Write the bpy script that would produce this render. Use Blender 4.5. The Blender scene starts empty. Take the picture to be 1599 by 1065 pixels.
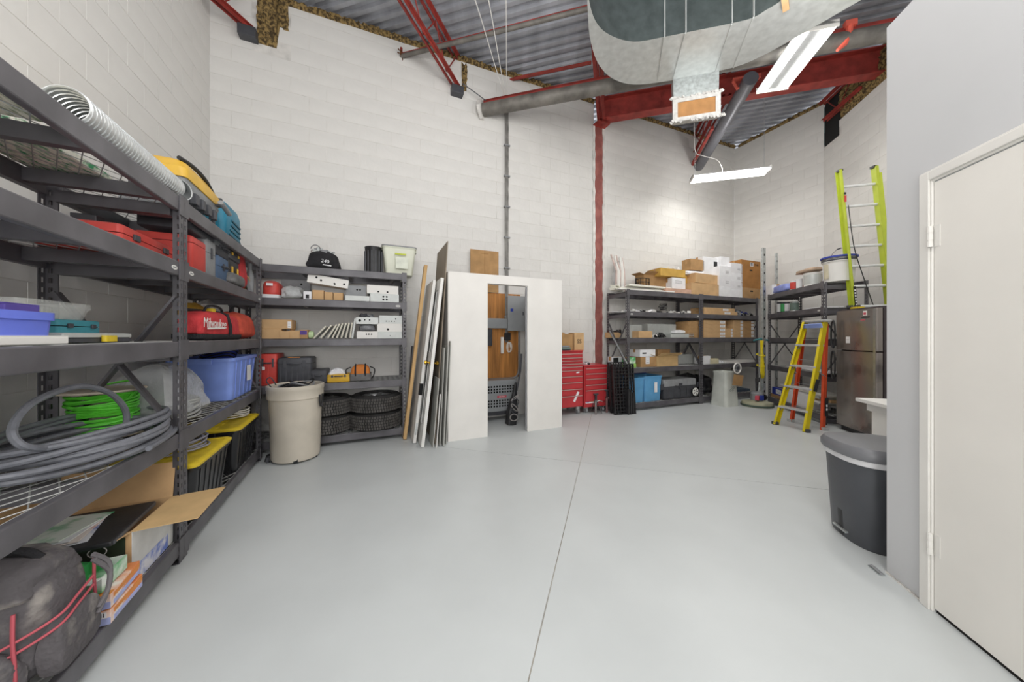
import bpy, math, random
from math import sin, cos, pi, radians, atan2, sqrt
from mathutils import Vector, Matrix
rnd = random.Random(7)
sc = bpy.context.scene
COL = sc.collection
# ---------------------------------------------------------------- camera, world, lights
F, CX, HY, CZ = 505.0, 800.0, 525.0, 1.30      # focal length in px of a 1599 px wide frame, horizon row, eye height
cam = bpy.data.cameras.new('camera'); co = bpy.data.objects.new('camera', cam); COL.objects.link(co)
cam.sensor_width = 36; cam.lens = F/1599*36; cam.shift_y = -7.5/1599; cam.clip_start = .02
co.location = (0, 0, CZ); co.rotation_euler = (pi/2, 0, 0); sc.camera = co
w = bpy.data.worlds.new('world'); sc.world = w; w.use_nodes = True
w.node_tree.nodes['Background'].inputs[0].default_value = (.97, .985, 1, 1)
w.node_tree.nodes['Background'].inputs[1].default_value = 1.8
def area(loc, sx, sy, power, rot=(0, 0, 0), col=(1, .985, .96)):
    l = bpy.data.lights.new('ceiling_lamp', 'AREA'); l.shape = 'RECTANGLE'; l.size = sx; l.size_y = sy
    l.energy = power; l.color = col
    o = bpy.data.objects.new('ceiling_lamp', l); o.location = loc; o.rotation_euler = rot; COL.objects.link(o)
def fill_light(loc, power, r=.22):
    l = bpy.data.lights.new('added_fill_light', 'POINT'); l.energy = power; l.shadow_soft_size = r; l.color = (1, .985, .965)
    o = bpy.data.objects.new('added_fill_light', l); o.location = loc; COL.objects.link(o)
fill_light((-.75, .8, 3.5), 25); fill_light((.75, .7, 3.5), 28); fill_light((.1, 2.5, 4.35), 40); fill_light((2.2, 2.7, 4.15), 32)  # added point lights above the view, filling upper walls, deck and partition
fill_light((.25, -1.3, 1.7), 95, .4)  # added flash-like fill behind the camera, brightening the shelf interiors
area((1.0, -.6, 5.0), 1.8, 1.0, 22, (0, 0, -.26))
area((3.98, 5.96, 4.20), 1.15, .22, 11, (0, 0, -.2615))
fill_light((3.98, 5.96, 4.40), 9, .05); fill_light((3.47, 3.98, 4.80), 18, .05); fill_light((3.2, 3.1, 3.75), 22, .2)  # added points: spill above both fixtures for the upper walls, plus a fill
area((3.49, 4.02, 4.65), .36, .88, 22, (0, 0, -.26))
sc.view_settings.view_transform = 'Standard'; sc.view_settings.look = 'None'
sc.view_settings.gamma = 1; sc.view_settings.use_curve_mapping = False
sc.view_settings.exposure = 0.28

# ---------------------------------------------------------------- materials
def lin(h):
    h = h.lstrip('#'); c = [int(h[i:i+2], 16)/255 for i in (0, 2, 4)]
    return tuple((x/12.92 if x <= .04045 else ((x+.055)/1.055)**2.4) for x in c)
MATS = {}
def mat(name, hexc='#888888', rough=.55, metal=0, var=.12, scale=9, bump=.08, alpha=1, emit=0, spec=.5, stretch=None, hex2=None, thr=.5, coat=0):
    if name in MATS: return MATS[name]
    m = bpy.data.materials.new(name); m.use_nodes = True; MATS[name] = m
    nt = m.node_tree; N = nt.nodes; L = nt.links; b = N['Principled BSDF']
    c = lin(hexc)
    tc = N.new('ShaderNodeTexCoord'); mp = N.new('ShaderNodeMapping'); L.new(tc.outputs['Object'], mp.inputs[0])
    if stretch: mp.inputs['Scale'].default_value = stretch
    no = N.new('ShaderNodeTexNoise'); no.inputs['Scale'].default_value = scale; no.inputs['Detail'].default_value = 5
    L.new(mp.outputs[0], no.inputs[0])
    cr = N.new('ShaderNodeValToRGB'); e = cr.color_ramp.elements
    lo = tuple(max(0, x*(1-var*1.6)) for x in c); hi = tuple(min(1, x*(1+var)) for x in c)
    if hex2:
        lo, hi = c, lin(hex2); e[0].position = thr-.08; e[1].position = thr+.08
    else: e[0].position = .3; e[1].position = .7
    e[0].color = (*lo, 1); e[1].color = (*hi, 1)
    L.new(no.outputs[0], cr.inputs[0]); L.new(cr.outputs[0], b.inputs['Base Color'])
    b.inputs['Roughness'].default_value = rough; b.inputs['Metallic'].default_value = metal
    b.inputs['Specular IOR Level'].default_value = spec; b.inputs['Alpha'].default_value = alpha
    b.inputs['Coat Weight'].default_value = coat
    if bump:
        bp = N.new('ShaderNodeBump'); bp.inputs['Strength'].default_value = bump; bp.inputs['Distance'].default_value = .01
        n2 = N.new('ShaderNodeTexNoise'); n2.inputs['Scale'].default_value = scale*6; L.new(mp.outputs[0], n2.inputs[0])
        L.new(n2.outputs[0], bp.inputs['Height']); L.new(bp.outputs[0], b.inputs['Normal'])
    if emit:
        b.inputs['Emission Color'].default_value = (*c, 1); b.inputs['Emission Strength'].default_value = emit
    return m
RACK = mat('rack_steel', '#5b595d', .40, .1, .22, 5, .03, spec=.6)
KRAFT = mat('kraft_cardboard', '#cba679', .85, 0, .1, 6, .05)
KRAFT2 = mat('brown_cardboard', '#b18b5e', .85, 0, .14, 6, .05)
KRAFT3 = mat('yellow_cardboard', '#c9a14f', .85, 0, .1, 6, .05)
WHITE = mat('white_paint', '#e6e4df', .6, 0, .03, 4, .03)
PAPER = mat('white_paper', '#e8e8ea', .7, 0, .05, 8, .03)
BLACKP = mat('black_plastic', '#262628', .45, 0, .25, 10, .08)
DARKP = mat('dark_grey_plastic', '#45464b', .5, 0, .15, 10, .06)
GREYP = mat('grey_plastic', '#8b8d8f', .5, 0, .12, 10, .05)
REDP = mat('red_plastic', '#c8423a', .45, 0, .1, 8, .04)
ORNG = mat('orange_red_fabric', '#d1533f', .8, 0, .15, 14, .3)
REDF = mat('red_fabric', '#c4383c', .8, 0, .15, 14, .3)
BLKF = mat('black_fabric', '#232225', .85, 0, .3, 14, .4)
TAPE = mat('packing_tape', '#b98f5c', .3, 0, .05, 6, 0)
STEEL = mat('galvanised_steel', '#c3c8c8', .38, .75, .16, 26, .04)
ESTEEL = mat('pale_grey_enamel', '#c2c5c2', .45, .2, .06, 10, .03)
ZINC = mat('bright_zinc', '#c9cccc', .3, .85, .1, 20, .04)
REDS = mat('red_oxide_steel', '#9c3a32', .6, .1, .22, 7, .15)
HOLE = mat('dark_hole', '#121212', .9, 0, 0, 4, 0)
YEL = mat('yellow_fibreglass', '#ddc81d', .42, 0, .08, 7, .03)
TEAL = mat('teal_plastic', '#1d7f9c', .45, 0, .1, 8, .04)
BLUEP = mat('blue_plastic', '#8099e2', .4, 0, .08, 6, .03)
BLUE2 = mat('mid_blue_plastic', '#4f8fc0', .4, 0, .08, 6, .03)
YELP = mat('yellow_plastic', '#d9bd2b', .5, 0, .1, 14, .1)
BLUE3 = mat('deep_blue', '#2d3f9c', .5, 0, .1, 6, .03)
GREEN = mat('green_plastic', '#3fa35c', .5, 0, .1, 6, .03)
PINK = mat('pink_red_ink', '#c64a5a', .6, 0, .05, 6, 0)
INK = mat('black_ink', '#1d1d1f', .6, 0, 0, 6, 0)
BRASS = mat('brass', '#c9a13c', .25, .9, .05, 6, 0)
# ---------------------------------------------------------------- mesh builder
class MB:
    def __init__(s): s.v = []; s.f = []; s.m = []; s.M = None
    def add(s, vs, fs, mi=0):
        o = len(s.v)
        s.v += [tuple(s.M @ Vector(p)) for p in vs] if s.M else [tuple(p) for p in vs]
        s.f += [tuple(i+o for i in f) for f in fs]; s.m += [mi]*len(fs); return s
    def box(s, x0, x1, y0, y1, z0, z1, mi=0):
        return s.add([(x0,y0,z0),(x1,y0,z0),(x1,y1,z0),(x0,y1,z0),(x0,y0,z1),(x1,y0,z1),(x1,y1,z1),(x0,y1,z1)],
            [(0,3,2,1),(4,5,6,7),(0,1,5,4),(1,2,6,5),(2,3,7,6),(3,0,4,7)], mi)
    def cb(s, c, sz, rot=(0,0,0), mi=0):
        old = s.M; m = Matrix.Translation(c)
        if any(rot): m = m @ Matrix.Rotation(rot[2],4,'Z') @ Matrix.Rotation(rot[1],4,'Y') @ Matrix.Rotation(rot[0],4,'X')
        s.M = old @ m if old else m
        a, b, c_ = sz[0]/2, sz[1]/2, sz[2]/2; s.box(-a,a,-b,b,-c_,c_,mi); s.M = old; return s
    def bar(s, p, q, wd, th, mi=0, up=(0,0,1)):          # rectangular bar between two points
        p, q = Vector(p), Vector(q); d = (q-p); L = d.length; d.normalize()
        x = d.cross(Vector(up)); x = x.normalized() if x.length > 1e-4 else Vector((1,0,0)); y = x.cross(d)
        vs = []
        for c in (p, q):
            for a, b in ((-1,-1),(1,-1),(1,1),(-1,1)): vs.append(c + x*a*wd/2 + y*b*th/2)
        return s.add(vs, [(0,1,2,3),(7,6,5,4),(0,4,5,1),(1,5,6,2),(2,6,7,3),(3,7,4,0)], mi)
    def rings(s, rs, cap0=True, cap1=True, mi=0, closed=False):
        n = len(rs[0]); vs = [p for r in rs for p in r]; fs = []
        k = len(rs)
        for i in range(k if closed else k-1):
            for j in range(n):
                a = i*n+j; b = i*n+(j+1) % n; c = ((i+1) % k)*n+(j+1) % n; d = ((i+1) % k)*n+j; fs.append((a,b,c,d))
        if not closed:
            if cap0: fs.append(tuple(range(n-1,-1,-1)))
            if cap1: fs.append(tuple((k-1)*n+j for j in range(n)))
        return s.add(vs, fs, mi)
    def tube(s, pts, r, n=8, closed=False, mi=0):
        P = [Vector(p) for p in pts]; rs = []; nrm = None; k = len(P)
        for i in range(k):
            if closed: t = P[(i+1) % k]-P[i-1]
            else: t = P[min(i+1,k-1)]-P[max(i-1,0)]
            t.normalize()
            if nrm is None:
                nrm = t.cross(Vector((0,0,1)));
                if nrm.length < .05: nrm = t.cross(Vector((1,0,0)))
            nrm = (nrm - t*nrm.dot(t)).normalized(); b = t.cross(nrm)
            rr = r[i] if isinstance(r, (list, tuple)) else r
            rs.append([P[i]+(nrm*cos(2*pi*j/n)+b*sin(2*pi*j/n))*rr for j in range(n)])
        return s.rings(rs, True, True, mi, closed)
    def lathe(s, prof, n=24, c=(0,0,0), mi=0, cap0=False, cap1=False, sx=1, sy=1):
        return s.rings([[(c[0]+r*sx*cos(2*pi*j/n), c[1]+r*sy*sin(2*pi*j/n), c[2]+z) for j in range(n)] for r, z in prof], cap0, cap1, mi)
    def cyl(s, p, q, r, n=16, mi=0): return s.tube([p, q], r, n, False, mi)
    def prism(s, poly, z0, z1, mi=0):
        n = len(poly); return s.rings([[(x,y,z0) for x,y in poly], [(x,y,z1) for x,y in poly]], True, True, mi)
    def rloft(s, secs, mi=0, cap0=True, cap1=True, n=5, c=(0,0)):   # rounded rectangle sections (w,d,z,r[,dx,dy])
        rs = []
        for q in secs:
            w_, d_, z, r = q[:4]; dx = q[4] if len(q) > 4 else 0; dy = q[5] if len(q) > 5 else 0; ring = []
            r = min(r, w_/2-.0005, d_/2-.0005)
            for k, (sx, sy) in enumerate(((1,1),(-1,1),(-1,-1),(1,-1))):
                for j in range(n):
                    a = k*pi/2 + pi/2*j/(n-1)
                    ring.append((c[0]+dx+sx*(w_/2-r)+r*cos(a), c[1]+dy+sy*(d_/2-r)+r*sin(a), z))
            rs.append(ring)
        return s.rings(rs, cap0, cap1, mi)
    def mesh(s, name, mats, smooth=False):
        me = bpy.data.meshes.new(name); me.from_pydata(s.v, [], s.f)
        for m_ in (mats if isinstance(mats, (list, tuple)) else [mats]): me.materials.append(m_)
        me.polygons.foreach_set('material_index', s.m)
        if smooth: me.polygons.foreach_set('use_smooth', [True]*len(me.polygons))
        me.update(); return me
    def build(s, name, mats, parent=None, loc=(0,0,0), rot=(0,0,0), smooth=False, bevel=0, kind=None):
        o = put_mesh(name, s.mesh(name, mats, smooth), parent, loc, rot)
        if smooth:
            o.modifiers.new('edges', 'EDGE_SPLIT').split_angle = radians(40)
        if bevel:
            b = o.modifiers.new('bevel', 'BEVEL'); b.width = bevel; b.segments = 2; b.limit_method = 'ANGLE'; b.angle_limit = radians(35)
        if kind: o['kind'] = kind
        return o
def put_mesh(name, me, parent=None, loc=(0,0,0), rot=(0,0,0)):
    o = bpy.data.objects.new(name, me); COL.objects.link(o); o.location = loc; o.rotation_euler = rot
    if parent: o.parent = parent
    return o
def thing(name, label, cat, loc=(0,0,0), rz=0, group=None, rot=None):
    o = bpy.data.objects.new(name, None); COL.objects.link(o); o.empty_display_size = .05
    o.location = loc; o.rotation_euler = rot or (0,0,rz); o['label'] = label; o['category'] = cat
    if group: o['group'] = group
    return o
def tag(o, label, cat, group=None, kind=None):
    o['label'] = label; o['category'] = cat
    if group: o['group'] = group
    if kind: o['kind'] = kind
    return o
def struct(o): o['kind'] = 'structure'; return o
def text(parent, s, size, m, loc, rot=(pi/2,0,0), name='lettering', shear=0, ext=.0006):
    cu = bpy.data.curves.new('t', 'FONT'); cu.body = s; cu.size = size; cu.align_x = 'CENTER'; cu.align_y = 'CENTER'; cu.extrude = ext; cu.shear = shear; cu.resolution_u = 3
    t = bpy.data.objects.new('t', cu); COL.objects.link(t)
    dg = bpy.context.evaluated_depsgraph_get(); me = bpy.data.meshes.new_from_object(t.evaluated_get(dg)); me.materials.clear(); me.materials.append(m)
    bpy.data.objects.remove(t); me.name = name
    return put_mesh(name, me, parent, loc, rot)
class Fr:                                     # a plan frame: u along a wall or rack, v away from the aisle
    def __init__(s, ox, oy, ux, uy):
        l = sqrt(ux*ux+uy*uy); s.o = (ox,oy); s.u = (ux/l,uy/l); s.v = (-uy/l,ux/l); s.ang = atan2(uy,ux)
    def pt(s, u, v, z=0): return Vector((s.o[0]+u*s.u[0]+v*s.v[0], s.o[1]+u*s.u[1]+v*s.v[1], z))
    def U(s, px, v=0):
        k = (px-CX)/F; return (k*(s.o[1]+v*s.v[1])-(s.o[0]+v*s.v[0]))/(s.u[0]-k*s.u[1])
    def Z(s, px, py, v=0): return CZ+(HY-py)/F*s.pt(s.U(px,v), v).y
E = (.9168,.3994); D = (-.3994,.9168); G = (.2583,.9661); H = (.9661,-.2583)
def ed(e, d, z=0): return Vector((e*E[0]+d*D[0], e*E[1]+d*D[1], z))
def gh(g, h, z=0): return Vector((g*G[0]+h*H[0], g*G[1]+h*H[1], z))
EW0, EK2, DW, HE = -1.738, 7.85, 4.90, 4.12
def ztop(x, y): return 5.50+.026*(x*E[0]+y*E[1]+.935)
def lerp(a, b, t): return a+(b-a)*t

# ---------------------------------------------------------------- floor
FLOOR = mat('floor_paint', '#c5c9c9', .38, 0, .035, 1.6, .015, spec=.4)
JOINT = mat('joint_dust', '#a8a49b', .9, 0, .3, 5, .1)
base = struct(MB().box(-5,9,-4,11,-.06,-.004).build('floor', JOINT))
fj = Fr(.704,3.336,.9569,-.2905)
sx = MB().box(.004,9,.004,9,-.03,0); 
for (u0,u1,v0,v1) in ((.003,8,.003,7),(-8,-.003,.003,7),(-8,-.003,-7,-.003),(.003,8,-7,-.003)):
    MB().box(u0,u1,v0,v1,-.03,0).build('slab', FLOOR, base, fj.pt(0,0,0), (0,0,fj.ang))
# ---------------------------------------------------------------- block walls
BLOCK = mat('painted_block', '#dcdad6', .62, 0, .04, 2.2, .35, spec=.35)
MORT = mat('painted_mortar', '#dad7d2', .75, 0, .14, 7, .2)
bm_cache = {}
def block_mesh(wd):
    k = round(wd,3)
    if k not in bm_cache:
        c = .0022; b = MB(); t = .012
        x, z = wd/2-.0011, .1-.0011
        vs = [(-x,t,-z),(x,t,-z),(x,t,z),(-x,t,z),(-x+c,0,-z+c),(x-c,0,-z+c),(x-c,0,z-c),(-x+c,0,z-c)]
        b.add(vs, [(4,5,6,7),(0,1,5,4),(1,2,6,5),(2,3,7,6),(3,0,4,7)]); bm_cache[k] = b.mesh('block', BLOCK)
    return bm_cache[k]
def project(p): return CX+F*p.x/max(p.y,.01), HY-F*(p.z-CZ)/max(p.y,.01)
def block_wall(name, fr, L, zt, thick=.2, u_vis=None, holes=(), off=0, stuff_only=False):
    # backing with recessed face, then individual blocks; fr.v points into the wall
    z0, z1 = zt(0), zt(L)
    b = MB(); b.add([(0,.0008,0),(L,.0008,0),(L,thick,0),(0,thick,0),(0,.0008,z0),(L,.0008,z1),(L,thick,z1),(0,thick,z0)],
        [(0,3,2,1),(4,5,6,7),(0,1,5,4),(1,2,6,5),(2,3,7,6),(3,0,4,7)])
    wall = struct(b.build(name, MORT, None, fr.pt(0,0,0), (0,0,fr.ang)))
    lst = []
    row = 0; z = 0
    while z < max(z0,z1)-.03:
        u = -.4+(.2 if (row % 2) else 0)+off
        while u < L:
            a, c = max(u,0), min(u+.4,L); top = min(zt(a), zt(c)); hgt = min(.2, top-z)
            if c-a > .04 and hgt > .04 and not any(h0 < (a+c)/2 < h1 and z+.1 > hz for h0,h1,hz in holes):
                p = fr.pt((a+c)/2,0,z+hgt/2); x, y = project(p)
                if p.y > .3 and -90 < x < 1690 and -90 < y < 1100: lst.append((-F*.2/p.y, a, c, z, hgt, p))
            u += .4
        z += .2; row += 1
    lst.sort(key=lambda q: q[0]); rest = MB()
    for i, (_, a, c, z, hgt, p) in enumerate(lst):
        if i < 300:
            o = put_mesh('block', block_mesh(c-a), wall, ((a+c)/2, -.0012-.0012*rnd.random(), z+hgt/2))
            o.scale.z = hgt/.2
        else: rest.box(a+.003,c-.003,-.0025,.012,z+.003,z+hgt-.003)
    if rest.v: rest.build('blocks_beyond', BLOCK, wall, kind='stuff')
    return wall
zw = lambda fr: (lambda u: ztop(*fr.pt(u,0)[:2]))
FA = Fr(*ed(EW0,-3.2)[:2], *D); block_wall('wall_left', FA, DW+3.2, zw(FA), off=.1)
FB = Fr(*ed(EW0,DW)[:2], *E); LB = 3.79-EW0
block_wall('wall_back', FB, LB, zw(FB), holes=((.46,.62,4.9),), off=0)
FC = Fr(*ed(4.01,DW)[:2], *E); block_wall('wall_back_right', FC, EK2-4.01, zw(FC), off=.1)
# corner D/E
# wall D lies on e = EK2 ; E lies on h = HE
K2d = (HE - (EK2*E[0]*H[0]+EK2*E[1]*H[1]))/(D[0]*H[0]+D[1]*H[1])
K2 = ed(EK2,K2d)
FD = Fr(*ed(EK2,DW)[:2], -D[0], -D[1]); block_wall('wall_far_right', FD, DW-K2d, lambda u: 5.70, off=.15)
gK2 = K2.x*G[0]+K2.y*G[1]
FE = Fr(*gh(gK2,HE)[:2], -G[0], -G[1])
block_wall('wall_right', FE, gK2+3.5, lambda u: 5.12, holes=((0,.40,4.78),), off=.05)
# dark beam pocket at the inner end of the right wall
MB().box(0,.02,-.004,.3,4.9,5.62).build('pocket_jamb', mat('grey_green_render','#7d8a88',.8), None, FE.pt(0,0,0), (0,0,FE.ang))
bpy.data.objects['pocket_jamb'].parent = bpy.data.objects['wall_right']; bpy.data.objects['pocket_jamb'].location=(0,0,0); bpy.data.objects['pocket_jamb'].rotation_euler=(0,0,0)
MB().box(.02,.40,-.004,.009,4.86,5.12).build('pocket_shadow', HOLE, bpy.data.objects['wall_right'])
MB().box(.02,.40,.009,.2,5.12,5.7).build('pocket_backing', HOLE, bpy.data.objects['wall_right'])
# ---------------------------------------------------------------- ceiling deck
DECK = mat('deck_steel', '#a9abb2', .42, .3, .2, 4, .05, stretch=(1,.15,1))
def deck():
    b = MB(); rows = []; g = -1.0; pitch = .15
    prof = ((0,0),(.035,0),(.05,.04),(.115,.04),(.13,0))
    ks = [-5.5,-2,1,4,7.2]
    while g < 10.2:
        for dx, dz in prof:
            rows.append([(*gh(g+dx,h)[:2], ztop(*gh(g+dx,h)[:2])+.10+dz) for h in ks])
        g += pitch
    n = len(ks); vs = [p for r in rows for p in r]; fs = []
    for i in range(len(rows)-1):
        for j in range(n-1): fs.append((i*n+j,i*n+j+1,(i+1)*n+j+1,(i+1)*n+j))
    b.add(vs, fs); return struct(b.build('ceiling', DECK))
deck()
# ---------------------------------------------------------------- mineral wool along the deck
WOOL = mat('mineral_wool', '#4f4029', .95, 0, .3, 30, 1, hex2='#a08654', thr=.5)
def wool_strip(name, label, fr, u0, u1, zfun, hgt, dep, v0=-.03, seed=1, step=.03):
    r = random.Random(seed); n = max(2, int((u1-u0)/step)); nz = max(3, int(hgt/.03)+2); rs = []
    for i in range(n+1):
        u = lerp(u0,u1,i/n); zb = zfun(u); ring = []
        jag = r.uniform(-.02,.02)
        for j in range(nz):
            t = j/(nz-1); ring.append(fr.pt(u+r.uniform(-.008,.008), v0-sin(pi*t)*dep*r.uniform(.3,1.2), zb-.01+t*(hgt+jag)))
        for j in range(nz):
            t = 1-j/(nz-1); ring.append(fr.pt(u, v0+.14, zb-.01+t*(hgt+jag)))
        rs.append(ring)
    b = MB(); b.rings(rs); o = b.build(name, WOOL); tag(o, label, 'insulation'); return o
wool_strip('mineral_wool', 'brown mineral wool stuffed along the top of the big left back wall', FB, .62, LB, lambda u: ztop(*FB.pt(u,0)[:2]), .09, .06, 0, 1)
wool_strip('mineral_wool', 'brown mineral wool along the wall top above the two right-hand racks', FC, .3, EK2-4.01, lambda u: ztop(*FC.pt(u,0)[:2]), .08, .05, 0, 2)
wool_strip('mineral_wool', 'brown mineral wool along the top of the short far corner wall', FD, .1, DW-K2d, lambda u: 5.70, .08, .05, 0, 3)
wool_strip('mineral_wool', 'large brown mineral wool batt above the right wall top', FE, .42, 3.4, lambda u: 5.12, .60, .06, .03, 4, .05)
wool_strip('mineral_wool', 'brown mineral wool packed around the joist end in the upper left wall gap', FB, .46, .78, lambda u: 4.92+(.25 if u > .66 else 0), .66, .05, 0, 5)
wool_strip('mineral_wool', 'narrow strip of mineral wool beside the middle joist seat', FB, 3.02, 3.10, lambda u: 5.10, .45, .035, 0, 6, .02)
# ---------------------------------------------------------------- open web joists
def joist(label, p_bot, q_bot, dz, seat=True, group=None, flare=0):
    t = thing('roof_joist', label, 'joist', p_bot)
    p = Vector((0,0,0)); q = Vector(q_bot)-Vector(p_bot); d = q.normalized(); s = Vector((d.y,-d.x,0))*.028
    for nm, z, y0 in (('bottom_chord',0,0),('top_chord',dz,-.08)):
        b = MB()
        for k in (-1,1):
            a = p+s*k+Vector((0,0,z))+d*y0; c = q+s*k+Vector((0,0,z))
            b.bar(a, c, .006, .045); b.bar(a+s*k*.7+Vector((0,0,.022 if z==0 else .022)), c+s*k*.7+Vector((0,0,.022)), .04, .006)
        b.build(nm, REDS, t)
    L = q.length; x = .02; k = 0
    while x+.30 < L:
        a = d*x+Vector((0,0,0 if k % 2 else dz)); c = d*(x+.30)+Vector((0,0,dz if k % 2 else 0))
        MB().tube([a,c], .009, 6).build('web_bar', REDS, t); x += .30; k += 1
    if seat: MB().box(-.09,.09,-.11,.06,-.15,-.03).build('bearing_seat', DARKP, t, rot=(0,0,FB.ang), bevel=.006)
    return t
def jp(px, z, d=DW): # point on back wall plane under pixel column
    u = FB.U(px, d-DW); p = FB.pt(u, d-DW); return Vector((p.x, p.y, z))
def along(p, L): return Vector((p.x-G[0]*L, p.y-G[1]*L, p.z))
a = jp(390, 5.04); joist('red steel roof joist entering the wall at the upper left corner', a, along(a,3.0), .46)
a = jp(713, 5.12); joist('red steel roof joist with dark bearing seat above the middle of the back wall', a, along(a,3.6)+Vector((-.12,0,0)), .45)
a = ed(3.88,4.80,5.22); joist('red steel roof joist running from the red column top toward the viewer', a, along(a,4.2)+Vector((-.2,0,0)), .36, False)
a = ed(6.50,4.86,5.30); joist('short red roof joist beyond the main beam near the far corner', a, along(a,1.75), .36, False)
a = gh(gK2-.12,HE-.05,5.30); joist('short red joist ending in the dark pocket of the right wall', a, along(a,.85)+Vector((.05,0,0)), .36, False)
# red column and main beam
t = thing('steel_column', 'red oxide steel column set into the back wall behind the tool chests', 'column', ed(3.90,4.93,0), FB.ang)
MB().box(-.105,.105,-.035,0,0,5.2).build('flange', mat('worn_red_paint','#8c4f49',.7,0,.2,5,.15,hex2='#a3625a',thr=.55), t)
MB().box(-.11,.11,.0,.05,0,5.2).build('infill', MORT, t)
for k in (-1,1):
    r = random.Random(5+k); pts = []
    n = 60
    b = MB(); rs = []
    for i in range(n+1):
        z = 5.2*i/n; w_ = .016+.018*r.random(); x = k*(.112)
        rs.append([(x-w_,-.045,z),(x+w_,-.045,z),(x+w_,.03,z),(x-w_,.03,z)])
    b.rings(rs); b.build('mortar_edge', MORT, t)
MB().box(-.13,.13,-.20,.06,5.2,5.225).build('cap_plate', REDS, t)
b0 = Vector((1.617,5.95,0)); b0 = b0 - Vector((H[0],H[1],0))*.05
fbm = Fr(b0.x, b0.y, *H)
t = thing('main_beam', 'deep red steel I-beam spanning from the column to the right wall', 'beam', fbm.pt(0,0,5.25), fbm.ang)
Lb = 4.35
MB().box(0,Lb,-.09,.09,0,.018).build('bottom_flange', REDS, t); MB().box(0,Lb,-.006,.006,.018,.37).build('web', REDS, t)
MB().box(0,Lb,-.09,.09,.37,.388).build('top_flange', REDS, t)
for x in (.06,1.6,3.0): MB().box(x,x+.012,-.085,.085,.018,.37).build('stiffener', REDS, t)
b = MB()
for i in range(4): b.cyl((.12+.05*(i%2),-.05 if i<2 else .05,-.02),(.12+.05*(i%2),-.05 if i<2 else .05,.03),.011,6)
b.build('bolt', REDS, t)
# strut, pipes
GREYPIPE = mat('dusty_grey_pipe', '#75716b', .6, .2, .25, 6, .2)
p = jp(757, 4.87, DW-.05)
fp = Fr(p.x, p.y, *H); t = thing('roof_drain_pipe', 'thick dusty grey pipe leaving the back wall and passing behind the duct', 'pipe', p, fp.ang)
MB().tube([(-.02,0,0),(6.0,0,0)], .095, 18).build('pipe_body', GREYPIPE, t, smooth=True)
MB().box(0,6.0,-.05,.05,.095,.125).build('red_angle', REDS, t); MB().box(0,6.0,-.05,-.04,.05,.125).build('red_angle', REDS, t)
r = random.Random(3); b = MB(); b.rings([[(-.03+.012*r.random()-.05*k,(.13+.03*r.random())*cos(a_),(.13+.03*r.random())*sin(a_)) for a_ in [2*pi*j/18 for j in range(18)]] for k in (1,0)])
b.build('mortar_collar', MORT, t)
p = jp(628, 5.33); fp = Fr(p.x, p.y, *H); t = thing('sprinkler_pipe', 'thin sprinkler pipe with rusty wall plate crossing under the deck', 'pipe', p, fp.ang)
MB().tube([(-.02,0,0),(6.6,0,0)], .03, 12).build('pipe_body', GREYPIPE, t, smooth=True)
MB().box(0,6.6,-.012,.012,.03,.042).build('red_strip', REDS, t)
r = random.Random(4); b = MB()
for k in range(14):
    a_ = r.random()*6.28; q = Vector((-.02, cos(a_)*.06, sin(a_)*.05)); b.tube([(-.0,0,0), q+Vector((.03,0,0)), q*1.6+Vector((.02,0,0))], .007, 5)
b.build('rusty_plate', mat('rust','#6d4526',.9,0,.3,20,.4), t)
MB().cyl((-.01,0,.02),(-.01,0,.12),.02,8).build('red_stub', REDS, t)
p = jp(797, 5.52); fp = Fr(p.x, p.y, *H); t = thing('bridging_angle', 'red bridging angle under the deck left of the column', 'steel angle', p, fp.ang)
MB().box(0,1.3,-.03,.03,0,.006).build('leg_flat', REDS, t); MB().box(0,1.3,.024,.03,0,.06).build('leg_upright', REDS, t)
p = Vector((4.05,6.93,5.02)); fp = Fr(p.x,p.y,-G[0],-G[1])
t = thing('steel_pipe', 'slanting dark grey pipe ending in the wall behind the hanging shop light', 'pipe', p, fp.ang)
MB().tube([(-.16,0,0),(2.35,0,0)], .10, 18).build('pipe_body', mat('blue_grey_pipe','#6a6a70',.45,.3,.12,5,.08), t, smooth=True)
MB().box(-.1,1.2,-.17,-.12,.0,.05).build('red_angle', REDS, t)
b = MB(); b.tube([(2.2,-.17,.10),(2.2,-.12,-.02),(2.2,0,.02)], .022, 6); b.tube([(2.2,.17,.10),(2.2,.12,.05),(2.2,0,.10)], .022, 6); b.cb((2.2,0,.12),(.05,.36,.03)); b.build('pipe_hanger', mat('orange_red_steel','#cf5a48',.5,0,.1,8,.05), t)
# red curved hanger bracket near the partition
t = thing('pipe_bracket', 'curved orange-red bracket hanging from the drain pipe beside the partition top', 'bracket', (4.02,3.85,4.98), fbm.ang)
MB().tube([(-.0,0,.02),(-.01,0,-.09),(-.05,0,-.19),(-.12,0,-.25)], [.035,.035,.03,.018], 8).build('strap', mat('orange_red_steel'), t, smooth=True)
MB().box(-.05,.06,-.03,.03,.0,.07).build('clamp', mat('orange_red_steel'), t)
t = thing('hook_bracket', 'small dark steel hook hanging under the deck beyond the main beam', 'bracket', gh(5.75,2.72,5.20), fbm.ang)
MB().tube([(0,0,.36),(0,0,.03),(.02,0,.0),(.05,0,.05),(.10,0,.36)], .02, 6).build('hook', DARKP, t)
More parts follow.
